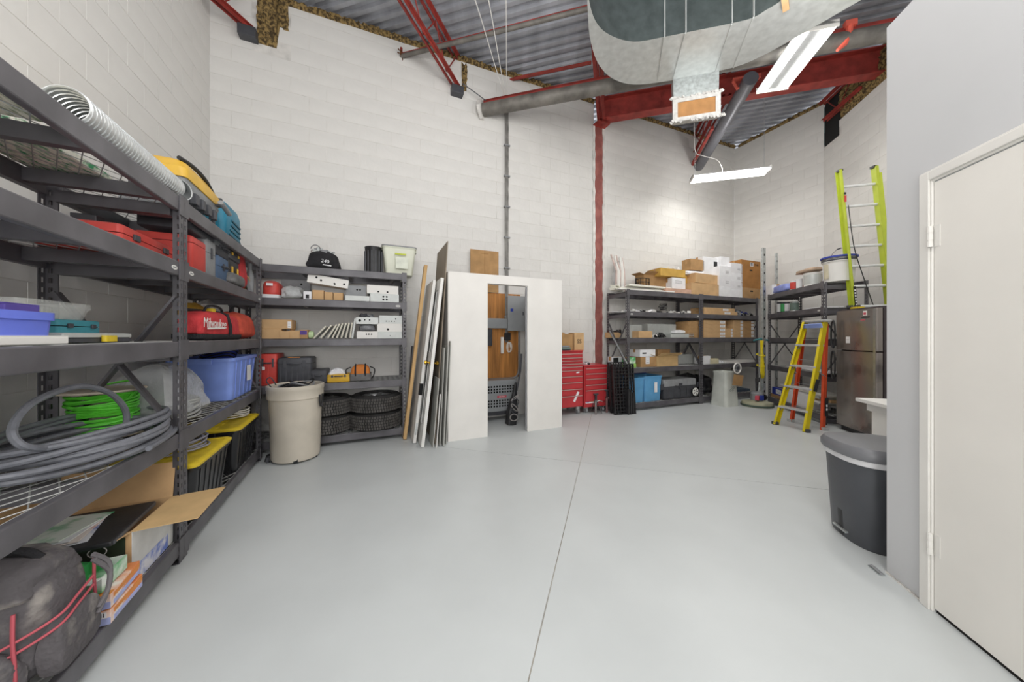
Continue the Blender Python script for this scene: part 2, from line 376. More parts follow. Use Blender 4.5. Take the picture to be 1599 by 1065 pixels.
# conduit and wires
t = thing('electrical_conduit', 'vertical bundle of grey conduits running down the back wall to the closet', 'conduit', jp(792,0,DW-.03), FB.ang)
r = random.Random(8)
for k, x in enumerate((-.025,.0,.022)):
    MB().tube([(x+.004*r.uniform(-1,1)*(k>0),0.01*(k-1),z/10) for z in range(12,53)], .012, 7).build('conduit', mat('grey_conduit','#8c8a86',.5,.3,.2,8,.1), t, smooth=True)
for z in (1.6,2.4,2.9,3.4,3.9,4.4): MB().box(-.05,.05,-.022,.02,z,z+.02).build('strap', GREYP, t)
for i, dx in enumerate((-.62,-.34,.02)):
    q = jp(792,5.05,DW-.05); e_ = Vector((q.x+dx, q.y-2.3, 5.5)); lab = ('leftmost','middle','rightmost')[i]
    o = MB().tube([q, (q+e_)/2+Vector((0,0,.06)), e_], .006, 5).build('ceiling_wire', WHITE, smooth=True)
    tag(o, '%s of three thin white wires fanning up from the wall conduit to the deck' % lab, 'wire')
q0 = jp(722,5.12,DW-.12); q1 = jp(782,4.90,DW-.10)
tag(MB().tube([q0, (q0*2+q1)/3+Vector((0,0,-.0)), (q0+q1*2)/3+Vector((0,0,-.01)), q1], .008, 5).build('loose_cable', DARKP, smooth=True), 'dark loose cable from the middle joist seat to the drain pipe', 'cable')
# ---------------------------------------------------------------- rectangular duct with rounded corners
ZB = 4.58
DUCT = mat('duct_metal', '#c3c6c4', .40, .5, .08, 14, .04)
DUCT_SHADED = mat('duct_metal_shaded', '#737d7a', .3, .85, .14, 9, .04)  # same galvanised metal; shade and dark reflections of the inner side painted in
def onz(px, py, z): Y = F*(z-CZ)/(HY-py); return Vector(((px-CX)/F*Y, Y, z))
def smoothline(P, n=5):
    out = []
    for i in range(len(P)-1):
        p0, p1, p2, p3 = P[max(i-1,0)], P[i], P[i+1], P[min(i+2,len(P)-1)]
        for k in range(n):
            t = k/n; out.append(.5*((2*p1)+(-p0+p2)*t+(2*p0-5*p1+4*p2-p3)*t*t+(-p0+3*p1-3*p2+p3)*t**3))
    out.append(P[-1]); return out
far = smoothline([onz(*q,ZB) for q in ((916,-60),(918,10),(922,60),(934,98),(956,122),(990,132),(1040,127),(1100,115),(1150,104),(1185,90),(1232,65),(1345,0),(1420,-44))])
near = smoothline([onz(*q,ZB) for q in ((917,-60),(919,-8),(930,32),(952,54),(990,65),(1040,57),(1090,47),(1140,37),(1175,28),(1196,16),(1222,-2),(1240,-40),(1250,-60))])
t = thing('air_duct', 'large galvanised air duct with rounded bends hanging under the deck', 'duct')
b = MB(); n = len(far); vs = [p for p in far]+[q for q in near]
b.add(vs, [(i,i+1,n+i+1,n+i) for i in range(n-1)]); b.add([p+Vector((0,0,.02)) for p in vs], [(i+1,i,n+i,n+i+1) for i in range(n-1)]); b.build('bottom_panel', DUCT, t)
def wallstrip(nm, P, hh, m, off=.0):
    b = MB(); n = len(P); b.add(P+[p+Vector((0,0,hh)) for p in P], [(i,i+1,n+i+1,n+i) for i in range(n-1)]); return b.build(nm, m, t, smooth=True)
wallstrip('inner_side', near, .50, DUCT_SHADED); wallstrip('outer_side', far, .50, DUCT)
b = MB(); b.add([p+Vector((0,0,.50)) for p in vs], [(i,i+1,n+i+1,n+i) for i in range(n-1)]); b.build('top_panel', DUCT, t)
for px0,py0,px1,py1 in ((1038,57,1028,125),(1071,51,1052,121),(1143,37,1118,112),(1177,27,1146,105)):
    a, c = onz(px0,py0,ZB), onz(px1,py1,ZB)
    bb = MB(); bb.bar(a-Vector((0,0,.004)), c-Vector((0,0,.004)), .012, .012); bb.bar(a-Vector((0,.006,0)), a+Vector((0,-.006,.5)), .012, .012, up=(0,1,0)); bb.build('seam', DUCT, t)
MB().bar(onz(1224,-10,ZB)+Vector((0,-.01,-.03)), onz(1228,12,ZB)+Vector((0,0,-.02)), .05, .03).build('tape_remnant', KRAFT, t)
# register boot
c = onz(1088,118,ZB); fr_ = Fr(c.x, c.y, *H)
t = thing('air_register_boot', 'sheet metal register boot hanging off the duct, its opening closed with cardboard', 'air register', (c.x,c.y,ZB), fr_.ang)
b = MB(); b.rings([[(-.27,-.01,0),(.25,-.01,0),(.25,.10,0),(-.27,.10,0)],[(-.27,-.03,-.27),(.24,-.03,-.27),(.24,.06,-.27),(-.27,.06,-.27)]]); b.build('neck', STEEL, t)
MB().box(-.27,.245,-.03,.05,-.555,-.27).build('box', STEEL, t)
b = MB(); b.box(-.28,.255,-.05,-.03,-.33,-.275); b.box(-.28,.255,-.05,-.03,-.57,-.52); b.box(-.28,-.225,-.05,-.03,-.52,-.33); b.box(.20,.255,-.05,-.03,-.52,-.33); b.build('frame', mat('grey_white_sealant','#c4c2be',.7,0,.12,20,.3), t)
MB().box(-.225,.20,-.042,-.032,-.52,-.33).build('cardboard_panel', mat('orange_cardboard','#a87a4a',.85), t)
b = MB(); r = random.Random(2)
for k in range(60):
    x = r.uniform(-.3,.29); z = r.choice((-.575,-.565,-.27,-.275)) ; b.cb((x,-.045+r.uniform(-.01,.01),z),(.035,.02,.022),(r.random(),r.random(),r.random()))
b.build('sealant_edge', mat('grey_white_sealant'), t)
# ---------------------------------------------------------------- fluorescent fixtures
GLOW = mat('lit_tube', '#fffdf6', .5, 0, 0, 4, 0, emit=9)
def fixture(label, p, fr, L, W, ztop_, cable=False):
    t = thing('shop_light', label, 'ceiling light', p, fr.ang)
    b = MB(); b.rings([[(x,-W/2,0.02),(x,-W*.22,.055),(x,W*.22,.055),(x,W/2,.02),(x,W/2,.012),(x,-W/2,.012)] for x in (0,L)]); b.build('reflector', GREYP, t)
    for k in (-1,1): MB().box(.01,L-.01,k*W*.33-W*.13,k*W*.33+W*.13,-.022,.011).build('lit_tube', GLOW, t, bevel=.008)
    for x in (.0,L-.012): MB().box(x,x+.012,-W/2,W/2,-.025,.05).build('end_cap', WHITE, t)
    for x in (.06,L-.06):
        bb = MB(); z = .05; k = 0
        while z < ztop_-p[2]:
            bb.tube([(x+(.006 if k%2 else 0)*cos(a_),(.006 if not k%2 else 0)*cos(a_),z+.014*sin(a_)) for a_ in [2*pi*j/6 for j in range(6)]], .0022, 3, True); z += .024; k += 1
        bb.build('chain', ZINC, t)
    if cable:
        MB().tube(smoothline([Vector(q) for q in ((.05,0,1.2),(.06,0,.55),(.20,0,.42),(.42,0,.32),(.50,0,.18),(.52,0,.05))]), .007, 6).build('power_cable', WHITE, t, smooth=True)
    return t
fx = Fr(3.40,6.13,*H)
fixture('lit shop light hanging on chains low over the far right racks', (3.40,6.13,4.27), fx, 1.24, .28, 5.6, True)
fy = Fr(3.59,4.47,-.236,-1)
fixture('lit twin tube shop light mounted high beside the air duct', (3.59,4.47,4.70), fy, .94, .38, 5.5)
# ---------------------------------------------------------------- partition with door
PART = mat('partition_paint', '#cfd0d2', .5, 0, .02, 2, .02)
fw = Fr(2.067,1.784,-G[0],-G[1])             # u toward the viewer, v into the wall
o = MB(); o.box(0,.213,0,.12,0,3.0); o.box(1.10,5,0,.12,0,3.0); o.box(.213,1.10,0,.12,2.05,3.0); o.box(0,.12,.12,2.6,0,3.0)
pw = struct(o.build('wall_partition', PART, None, fw.pt(0,0,0), (0,0,fw.ang)))
cs = MB(); cs.box(.205,.268,-.014,.0,0,2.09); cs.box(.268,1.045,-.014,.0,2.03,2.09); cs.box(1.045,1.11,-.014,0,0,2.09)
cs.box(.215,.262,-.022,-.014,0,2.08); cs.box(.262,1.05,-.022,-.014,2.04,2.08)
struct(cs.build('trim_1', WHITE, None, fw.pt(0,0,0), (0,0,fw.ang), bevel=.003))
dr = struct(MB().box(.272,1.042,-.008,.03,.018,2.025).build('door_1', mat('door_paint','#ebe8e2',.45,0,.02,3,.02), None, fw.pt(0,0,0), (0,0,fw.ang), bevel=.002))
for z in (.27,1.72):
    h_ = MB().cyl((.270,-.022,z),(.270,-.022,z+.10),.008,10)
    for k in range(3): h_.cyl((.270,-.022,z+.034*k),(.270,-.022,z+.034*k+.028),.0095,10)
    h_.box(.272,.30,-.0095,-.0075,z,z+.1); h_.build('hinge', WHITE, dr)
MB().box(.272,1.042,.0,.03,.0,.016).build('threshold_gap', HOLE, dr)
t = thing('metal_floor_bracket', 'small grey metal bracket on the floor at the partition corner', 'bracket', fw.pt(.0,-.035,0), fw.ang)
MB().box(-.03,.045,-.03,.0,.0,.006).build('foot_plate', STEEL, t); MB().tube([(-.02,-.02,.012),(.05,-.02,.012)], .007, 8).build('pin', GREYP, t)
# rear floor edge debris along partition base
b = MB(); r = random.Random(9)
for k in range(26): b.cb((.01+.008*k,-.006,.003),(.012,.01*r.random()+.004,.006),(0,0,r.random()))
struct(b.build('trim_2', MORT, None, fw.pt(0,0,0), (0,0,fw.ang)))
# ---------------------------------------------------------------- utility closet
fc = Fr(-.788,3.98,*E); CW, CD, CH = 1.64, .90, 2.10
CLO = mat('closet_panel_white', '#e6e3de', .6, 0, .03, 3, .05)
t = thing('utility_closet', 'open-topped white plywood utility closet against the back wall', 'closet', fc.pt(0,0,0), fc.ang)
MB().box(0,.516,0,.018,0,CH).build('left_panel', CLO, t); MB().box(1.09,CW,0,.018,0,CH).build('right_panel', CLO, t)
MB().box(.516,1.09,0,.018,1.99,CH).build('header', CLO, t)
MB().box(0,.018,.018,CD,0,CH).build('left_side', CLO, t); MB().box(CW-.018,CW,.018,CD,0,CH).build('right_side', CLO, t)
b = MB(); b.box(.51,.516,-.002,.09,0,1.99); b.box(.516,1.09,.0,.09,1.985,1.99); b.build('opening_edge', CLO, t)
MB().bar((1.085,.02,.99),(1.085+.265,.58,.99),.03,1.97).build('door_leaf', mat('grey_door_leaf','#85868a',.5,0,.1,5,.05), t)
def wallU(px, v): return FB.U(px, v)
PLY = mat('plywood', '#b57a3c', .65, 0, .3, 3, .1, stretch=(6,1,.5))
def onB(name, label, cat, px0, px1, y0, y1, v): # empty on back wall; returns w,h
    u0, u1 = FB.U(px0,v), FB.U(px1,v); z1 = FB.Z((px0+px1)/2, y0, v); z0 = FB.Z((px0+px1)/2, y1, v)
    return thing(name, label, cat, FB.pt((u0+u1)/2, v, z0), FB.ang), u1-u0, z1-z0
t, w_, h_ = onB('plywood_backboard', 'varnished plywood backboard inside the utility closet', 'board', 740, 813, 458, 590, -.03)
for k in range(2): MB().box(-w_/2+k*w_/2,w_/2-(1-k)*w_/2-.002,0,.02,0,h_).build('board', PLY, t)
t, w_, h_ = onB('cardboard_sheet', 'brown cardboard sheet standing up behind the closet top', 'cardboard', 735, 779, 391, 456, -.05)
MB().box(-w_/2,w_/2,0,.008,0,h_).build('sheet', KRAFT2, t)
b = MB()
for k in range(6): b.box(-.06+.022*k,-.05+.022*k,-.001,0,h_-.06,h_-.045)
b.build('pencil_mark', mat('faded_ink','#8a6136',.8), t)
MB().box(-.002,.002,-.001,.001,0,h_).build('fold_line', mat('faded_ink'), t)
t, w_, h_ = onB('breaker_box', 'grey electrical panel box on the plywood with small blue sticker', 'electrical panel', 794, 820, 463, 516, -.12)
GP = mat('panel_grey', '#9a9d9f', .45, .2, .04, 5, .02)
MB().box(-w_/2,w_/2,.006,.10,0,h_).build('box', GP, t); MB().box(-w_/2-.008,w_/2+.008,-.006,.006,-.008,h_+.008).build('cover', GP, t, bevel=.003)
MB().box(-w_/2+.04,-w_/2+.085,-.008,-.006,h_*.55,h_*.64).build('blue_sticker', BLUE3, t)
MB().box(w_/2-.04,w_/2-.025,-.012,-.006,h_*.45,h_*.55).build('latch', DARKP, t)
t, w_, h_ = onB('wiring_trough', 'long grey wiring trough left of the electrical panel', 'trough', 748, 793.5, 497, 512.5, -.10)
MB().box(-w_/2,w_/2-.01,0,.08,0,h_).build('trough', GP, t, bevel=.004)
t, w_, h_ = onB('meter_box', 'small dark rounded box on the plywood under the trough', 'box', 755, 770, 514, 540, -.10)
MB().rloft([(w_,.07,0,.02),(w_,.07,h_,.02)], c=(0,.035)).build('housing', DARKP, t, smooth=True)
t, w_, h_ = onB('power_strip', 'white power strip with coiled cord hanging on the plywood', 'power strip', 783, 800, 520, 552, -.07)
MB().box(-w_/2,-w_/2+.05,0,.03,0,h_*.8).build('strip', WHITE, t, bevel=.005); MB().box(-.03,.07,-.01,.04,h_*.65,h_).build('outlet_box', BLACKP, t, bevel=.004)
MB().tube([(.02+.035*cos(a_*1.0)+.004*a_,-.02+.004*a_,h_*.3+.08*sin(a_)) for a_ in [k*.35 for k in range(60)]], .006, 5).build('cord', WHITE, t, smooth=True)
# conduit on the plywood
t = thing('flexible_conduit', 'grey conduit dropping from the panel and bending to the heater', 'conduit', FB.pt(FB.U(811,-.06),-.06,0), FB.ang)
MB().tube([(0,0,1.42),(0,0,.80),(-.01,0,.70),(-.05,0,.64),(-.14,0,.60)], .016, 8).build('conduit', GREYP, t, smooth=True)
t, w_, h_ = onB('gas_unit_heater', 'grey wall heater with louvred grilles inside the closet', 'heater', 748, 808, 594, 649, -.30)
MB().box(-w_/2,w_/2,.0,.26,.06,h_).build('cabinet', GP, t, bevel=.012)
MB().box(-w_/2+.02,w_/2-.02,.03,.24,-.0,.06).build('plinth', DARKP, t)
for zc in (h_*.72, h_*.32):
    for rr in range(3):
        for k in range(12):
            x = -w_/2+.07+k*(w_-.14)/11; MB().box(x-.013,x+.013,-.003,.0,zc+(rr-1)*.042,zc+(rr-1)*.042+.026).build('louvre', HOLE, t)
MB().box(-.02,.13,-.004,0,h_*.50,h_*.56).build('badge', PINK, t); text(t, 'HEATER', .026, WHITE, (.055,-.005,h_*.53))
b = MB(); r = random.Random(12)
t = thing('vacuum_hose_tool', 'black tool with trailing hose leaning inside the closet doorway', 'tool', fc.pt(1.02,.42,0), fc.ang, rot=(0,.14,fc.ang))
MB().rloft([(.14,.14,0,.03),(.16,.12,.2,.03),(.07,.07,.42,.02),(.03,.03,.62,.01)]).build('body', BLACKP, t, smooth=True)
MB().tube([(.03,0,.5),(.05,0,.8),(.03,0,1.05)], .013, 7).build('handle', DARKP, t, smooth=True)
for k in range(5):
    a_ = k*1.1; MB().tube([(.09*cos(a_),-.09,.05+.07*k+.05*sin(s_)) if 0 else (.06*cos(s_+a_),-.085+.01*k,.12+.07*k+.05*sin(s_)) for s_ in [j*.5 for j in range(13)]], .007, 5).build('hose', DARKP if k%2 else mat('pale_hose','#a9a3a0',.6), t, smooth=True)
# ---------------------------------------------------------------- sheets and lumber against the closet
def lean(name, label, cat, ub, v0, v1, ut, L, th, m, group=None, parts=None):
    a = math.asin(max(-1,min(1,(ut-ub)/L)))
    t = thing(name, label, cat, fc.pt(ub, v0, .002+th*abs(sin(a))), rot=(0, a, fc.ang), group=group)
    if parts: parts(t, v1-v0, L, th)
    else: MB().box(-th,0,0,v1-v0,0,L).build('board', m, t, bevel=.002)
    return t
PINE = mat('pine_wood', '#cfa974', .7, 0, .14, 3, .08, stretch=(4,4,.4))
HARD = mat('hardboard_grey_brown', '#8d8172', .7, 0, .08, 4, .04)
GBOARD = mat('grey_board', '#b4b4ae', .65, 0, .08, 4, .05)
lean('pine_stud', 'pine two-by-four stud leaning at the left of the lumber stack', 'stud', -.46, .28, .37, -.20, 2.22, .04, PINE)
lean('sheet_panel', 'dark grey stained panel standing low behind the pine stud', 'panel', -.40, .70, .86, -.32, 1.16, .02, mat('stained_grey','#77797c',.8,0,.35,4,.1))
def slab(t, dd, L, th):
    MB().box(-th,0,0,dd,0,L).build('board', WHITE, t, bevel=.003); MB().box(-th-.001,0,-.001,.06,.58,.72).build('latch_cutout', HOLE, t); MB().box(-th*.7,-th*.3,-.002,0,.1,.24).build('latch_plate', STEEL, t)
lean('door_slab', 'white hollow door slab edge-on beside the pine stud', 'door slab', -.37, .08, .62, -.13, 2.0, .036, WHITE, parts=slab)
def lite_door(t, dd, L, th):
    st = .10
    MB().box(-th,0,0,st,0,L).build('stile', WHITE, t); MB().box(-th,0,dd-st,dd,0,L).build('stile', WHITE, t)
    for z0,z1 in ((0,.24),(.98,1.10),(L-.13,L)): MB().box(-th,0,st,dd-st,z0,z1).build('rail', WHITE, t)
    for z0,z1 in ((.24,.98),(1.10,L-.13)):
        MB().box(-th*.6,-th*.4,st,dd-st,z0,z1).build('pane', mat('obscured_glass','#b9bdbb',.3,0,.03), t)
        for k in (1,2): MB().box(-th*.85,-th*.15,st+(dd-2*st)*k/3-.012,st+(dd-2*st)*k/3+.012,z0,z1).build('glazing_bar', WHITE, t)
    for s_ in (-1,1):
        MB().lathe([(.0,0),(.02,.0),(.010,.015),(.010,.03),(.026,.045),(.022,.065),(.0,.07)], 12).build('brass_knob', BRASS, t, (-th if s_<0 else 0, .07, .98), (0, -pi/2 if s_<0 else pi/2, 0), smooth=True)
lean('glazed_door', 'white interior door with glazing bars and brass knobs leaning by the closet', 'door', -.30, -.10, .56, -.07, 2.0, .036, WHITE, parts=lite_door)
lean('hardboard_sheet', 'tall grey-brown hardboard sheet rising above the closet top', 'sheet', -.16, -.04, .62, .0-.004, 2.46, .012, HARD)
for i, (ub, v0, L, th, lab) in enumerate(((-.115,-.12,1.16,.012,'short grey board nearest the tall hardboard sheet'),(-.075,-.155,1.18,.014,'short grey board second from the closet corner'),(-.035,-.09,1.24,.010,'thin grey board right against the closet corner'))):
    lean('short_board', lab, 'board', ub, v0, v0+.36, ub+.055, L, th, GBOARD)
lean('cabinet_panel', 'low white framed panel leaning at the foot of the glazed door', 'panel', -.20, -.15, .12, -.13, .80, .012, GBOARD)
lean('trim_strip', 'narrow white trim strip at the foot of the lumber stack', 'trim', -.165, -.17, -.14, -.12, .62, .01, WHITE)
# ---------------------------------------------------------------- storage racks
SH = [2.10, 1.728, 1.268, .745, .128]; RD = .53
def post_mesh():
    b = MB(); Hh = 2.10
    def face(tr):
        b.M = tr; b.box(0,.013,0,.003,0,Hh); b.box(.027,.046,0,.003,0,Hh); z = .0; p = .05
        while z < Hh-.02: b.box(.013,.027,0,.003,z,z+.024); z += p
    face(Matrix.Identity(4)); face(Matrix(((0,1,0,0),(1,0,0,0),(0,0,1,0),(0,0,0,1))))
    b.M = None; b.box(0,.05,0,.05,-.0,.004); return b.mesh('post', RACK)
POSTM = post_mesh(); decks = {}
WIRE = mat('wire_steel', '#b9bab8', .4, .4, .1, 8, 0)
DWIRE = mat('dark_wire_steel', '#55555a', .4, .4, .1, 8, 0)
def deck_mesh(L, sp, ang, r, m):
    k = (round(L,2), sp, ang, m.name)
    if k in decks: return decks[k]
    b = MB(); x0, x1, y0, y1 = .03, L-.03, .03, RD-.03
    for s in (1,-1):
        dx, dy = cos(ang), sin(ang)*s; n = (-dy, dx); c = -4.
        while c < 4:
            px, py = n[0]*c, n[1]*c; t0, t1 = -9, 9
            for (p, d, a, e) in ((px,dx,x0,x1),(py,dy,y0,y1)):
                ta, tb = (a-p)/d, (e-p)/d; t0, t1 = max(t0,min(ta,tb)), min(t1,max(ta,tb))
            if t1-t0 > .01: b.tube([(px+dx*t0,py+dy*t0,-r*s),(px+dx*t1,py+dy*t1,-r*s)], r, 4)
            c += sp
    for y in (y0,y1): b.tube([(x0,y,0),(x1,y,0)], r*1.4, 4)
    decks[k] = b.mesh('wire_deck', m); return decks[k]
def rack(label, fr, L, stick, dk='diamond'):
    t = thing('storage_rack', label, 'shelving', fr.pt(0,0,0), fr.ang)
    for (x,y,rz) in ((0,0,0),(L,0,pi/2),(L,RD,pi),(0,RD,-pi/2)): put_mesh('post', POSTM, t, (x,y,0), (0,0,rz))
    BM = MB().box(.047,L-.047,.001,.032,-.085,0).mesh('beam', RACK); SB = MB().box(.003,.030,.047,RD-.047,-.06,0).mesh('side_rail', RACK)
    CBm = MB().box(-.020,.020,.033,RD-.033,-.07,-.008).mesh('crossbar', RACK)
    CP = MB().box(-.006,.052,-.005,.0,-.105,.012).mesh('connector', RACK)
    for z in SH:
        o = put_mesh('beam', BM, t, (0,0,z)); bv = o.modifiers.new('b','BEVEL'); bv.width=.006; bv.segments=2
        put_mesh('beam', BM, t, (0,RD-.033,z))
        put_mesh('side_rail', SB, t, (0,0,z-.05)); put_mesh('side_rail', SB, t, (L-.033,0,z-.05))
        for k in range(4): put_mesh('crossbar', CBm, t, (.165+(L-.33)*k/3,0,z))
        put_mesh('connector', CP, t, (.0,0,z)); c_ = put_mesh('connector', CP, t, (L-.046,0,z))
        d = deck_mesh(L, .062, .52, .0022, WIRE); o = put_mesh('wire_deck', d, t, (0,0,z-.003)); o['kind'] = 'stuff'
    for x in (.012, L-.012):
        for (z0,z1) in ((.76,1.53),(1.53,.76)):
            MB().bar((x,.03,z0),(x+(.012 if z0<z1 else 0),RD-.03,z1), .012, .024, up=(1,0,0)).build('brace', RACK, t)
    for x in stick:
        for z in (SH[1],):
            b = MB(); b.prism([(x+.03*cos(a_), .012*sin(a_)) for a_ in [2*pi*j/14 for j in range(14)]], 0, .0015); b.v = [(p[0], .001-p[2], z-.045+p[1]) for p in b.v]; b.build('sticker', WHITE, t)
            MB().box(x-.018,x+.018,-.0012,-.0006,z-.049,z-.041).build('sticker_print', GREYP, t)
    return t
R1 = Fr(-1.917+1.8*.4292, 1.887-1.8*.9032, -.4292, .9032); R2 = Fr(-1.917-.002*.4292, 1.887+.002*.9032, -.4292, .9032)
R3 = Fr(-1.358-1.8*E[0], 4.155-1.8*E[1], *E)
R4 = Fr(1.973, 5.535, .924, .382); R5 = Fr(*R4.pt(1.81,0)[:2], .924, .382); R6 = Fr(4.99, 6.30, -G[0], -G[1])
rack('dark steel storage rack nearest the viewer on the left wall', R1, 1.80, (1.70,))
rack('dark steel storage rack on the left wall beyond the nearest one', R2, 1.68, (.10,1.60))
rack('dark steel storage rack in the left back corner holding tyres', R3, 1.80, (1.70,))
rack('dark steel storage rack just right of the red column with blue totes', R4, 1.80, (.10,1.72))
rack('dark steel storage rack in the far right corner with stacked flat cartons', R5, 1.72, ())
rack('dark steel storage rack on the right wall behind the yellow stepladder', R6, 1.60, (1.5,))
# ---------------------------------------------------------------- item builders: t is the empty, x right, y back, z up
def P(t, nm, m, b, **k): return b.build(nm, m, t, **k)
def b_carton(t, w, d, h, m=KRAFT, opened=False, label=None, tape=True, flaps=(1,1,1,1), mark=None, hole=False):
    x, th = w/2, .005
    if not opened:
        b = MB(); b.box(-x,x,0,d,0,h-.004); P(t,'body',m,b,bevel=.003)
        b = MB(); b.box(-x,x,0.001,d/2-.002,h-.004,h); P(t,'flap',m,b); b = MB(); b.box(-x,x,d/2+.002,d-.001,h-.004,h); P(t,'flap',m,b)
        if tape: b = MB(); b.box(-x-.001,x+.001,d/2-.024,d/2+.024,h,h+.001); b.box(-x-.0012,-x,d/2-.024,d/2+.024,h*.6,h); b.box(x,x+.0012,d/2-.024,d/2+.024,h*.6,h); P(t,'tape',TAPE,b)
    else:
        for a in ((-x,x,0,th),(-x,x,d-th,d)): b = MB(); b.box(a[0],a[1],a[2],a[3],0,h); P(t,'wall',m,b)
        for a in ((-x,-x+th),(x-th,x)): b = MB(); b.box(a[0],a[1],th,d-th,0,h); P(t,'wall',m,b)
        b = MB(); b.box(-x+th,x-th,th,d-th,0,th); P(t,'bottom',m,b)
        fl = min(w,d)*.48; a0 = flaps
        if a0[0]: b = MB(); b.M = Matrix.Translation((0,0,h)) @ Matrix.Rotation(radians(50*a0[0]-40),4,'X'); b.box(-x,x,-fl,0,-.003,0); P(t,'flap',m,b)
        if a0[1]: b = MB(); b.M = Matrix.Translation((0,d,h)) @ Matrix.Rotation(radians(60*a0[1]),4,'X'); b.box(-x,x,0,fl,-.003,0); P(t,'flap',m,b)
        if a0[2]: b = MB(); b.M = Matrix.Translation((-x,0,h)) @ Matrix.Rotation(radians(35*a0[2]),4,'Y'); b.box(-fl,0,0,d,-.003,0); P(t,'flap',m,b)
        if a0[3]: b = MB(); b.M = Matrix.Translation((x,0,h)) @ Matrix.Rotation(radians(-35*a0[3]),4,'Y'); b.box(0,fl,0,d,-.003,0); P(t,'flap',m,b)
    if label: # (x0,x1,z0,z1) fractions
        b = MB(); b.box(-x+w*label[0],-x+w*label[1],-.0015,0,h*label[2],h*label[3]); P(t,'label',PAPER if len(label)<5 else label[4],b)
        b = MB()
        for k in range(3): zc = h*lerp(label[2],label[3],.25+.25*k); b.box(-x+w*lerp(label[0],label[1],.15),-x+w*lerp(label[0],label[1],.8),-.002,-.0015,zc-h*.012,zc+h*.012)
        P(t,'print',INK,b)
    if hole: b = MB(); b.box(-.045,.045,-.001,0,h*.62,h*.62+.03); P(t,'hand_hole',HOLE,b)
    if mark: text(t, mark, min(h*.35, w*.7/max(1,len(mark)*.6)), INK, (0,-.002,h*.5))
def b_case(t, w, d, h, m=BLACKP, m2=None, seam=.6, latches=2, handle=True, ribs=0, la=None):
    m2 = m2 or m; la = la or DARKP; r = min(.02,h*.2,w*.2)
    b = MB(); b.rloft([(w*.95,d*.95,0,r),(w,d,h*.08,r),(w,d,h*seam-.004,r)], c=(0,d/2)); P(t,'body',m,b,smooth=True)
    b = MB(); b.rloft([(w,d,h*seam,r),(w,d,h*.94,r),(w*.95,d*.93,h,r)], c=(0,d/2)); P(t,'lid',m2,b,smooth=True)
    b = MB(); b.rloft([(w*.97,d*.97,h*seam-.006,r),(w*.97,d*.97,h*seam+.002,r)], c=(0,d/2)); P(t,'seam',HOLE,b)
    for k in range(latches):
        x = (k-(latches-1)/2)*w*.55; b = MB(); b.box(x-w*.05,x+w*.05,-.008,0,h*(seam-.14),h*(seam+.14)); P(t,'latch',la,b,bevel=.002)
    if handle: b = MB(); b.tube(smoothline([Vector(q) for q in ((-w*.15,-.0,h*seam),(-w*.14,-.022,h*seam),(w*.14,-.022,h*seam),(w*.15,0,h*seam))],3), min(.008,h*.08), 7); P(t,'handle',DARKP,b,smooth=True)
    for k in range(ribs):
        x = -w*.4+w*.8*k/max(1,ribs-1); b = MB(); b.box(x-.006,x+.006,-.004,.002,h*.08,h*seam*.85); P(t,'rib',m,b)
def b_tote(t, w, d, h, m=BLUEP, taper=.82, lid=None, ribs=5, fill=None, handles=True, label=None, inner=None):
    r = .04 if w > .2 else .015; th = .004; rim = .018
    b = MB(); b.rloft([(w*taper,d*taper,0,r),(w*.965,d*.955,h-rim*1.6,r),(w*.965,d*.955,h-rim*1.5,r),(w,d,h-rim*1.5,r),(w,d,h,r),(w-.016,d-.016,h,r),(w*.95-.012,d*.94-.012,h-rim*1.6,r),(w*taper-.01,d*taper-.01,.006,r)], c=(0,d/2), cap1=True); P(t,'tub',m,b,smooth=True)
    for k in range(ribs):
        x = -.36+.72*k/max(1,ribs-1); b = MB(); b.bar((x*w*taper,d/2-d*taper/2-.002,.01),(x*w,d/2-d*.955/2-.002,h-rim*1.7),.012,.006,up=(0,1,0)); P(t,'rib',m,b)
    if handles:
        for s in (-1,1): b = MB(); b.rloft([(.014,d*.35,h-rim*2.6,.005),(.014,d*.35,h-rim*.3,.005)], c=(s*(w/2+.004),d/2)); P(t,'handle',m,b,smooth=True)
    if lid:
        b = MB(); b.rloft([(w+.01,d+.01,h-.004,r),(w+.016,d+.016,h+.012,r),(w-.01,d-.01,h+.022,r),(w-.05,d-.05,h+.022,r),(w-.06,d-.06,h+.012,r),(w*.6,d*.6,h+.014,r)], c=(0,d/2)); P(t,'lid',lid,b,smooth=True)
        for k in range(4):
            b = MB(); b.rloft([(w*.15,d*.3,h+.013,.01),(w*.13,d*.27,h+.019,.01)], c=(-w*.32+w*.21*k,d*.5)); P(t,'lid_panel',lid,b,smooth=True)
    if label: b = MB(); b.bar((w*.1,d/2-d*.955/2-.004,h*.35),(w*.1,d/2-d*.955/2-.004,h*.75),w*.16,.002,up=(0,1,0)); P(t,'label',label,b)
def b_ebox(t, w, d, h, holes=(), m=ESTEEL, lip=True):
    b = MB(); b.box(-w/2,w/2,.004,d,0,h); P(t,'box',m,b,bevel=.002)
    if lip: b = MB(); b.box(-w/2-.003,w/2+.003,0,.004,-.0,h*.97); P(t,'cover',m,b)
    for fx,fz,r in holes:
        b = MB(); b.cyl((-w/2+w*fx,.004,h*fz),(-w/2+w*fx,-.0015,h*fz),r,12); P(t,'knockout',HOLE,b)
    b = MB(); b.box(-w/2,w/2,-.002,d+.002,h-.003,h+.0005); P(t,'top_edge',m,b)
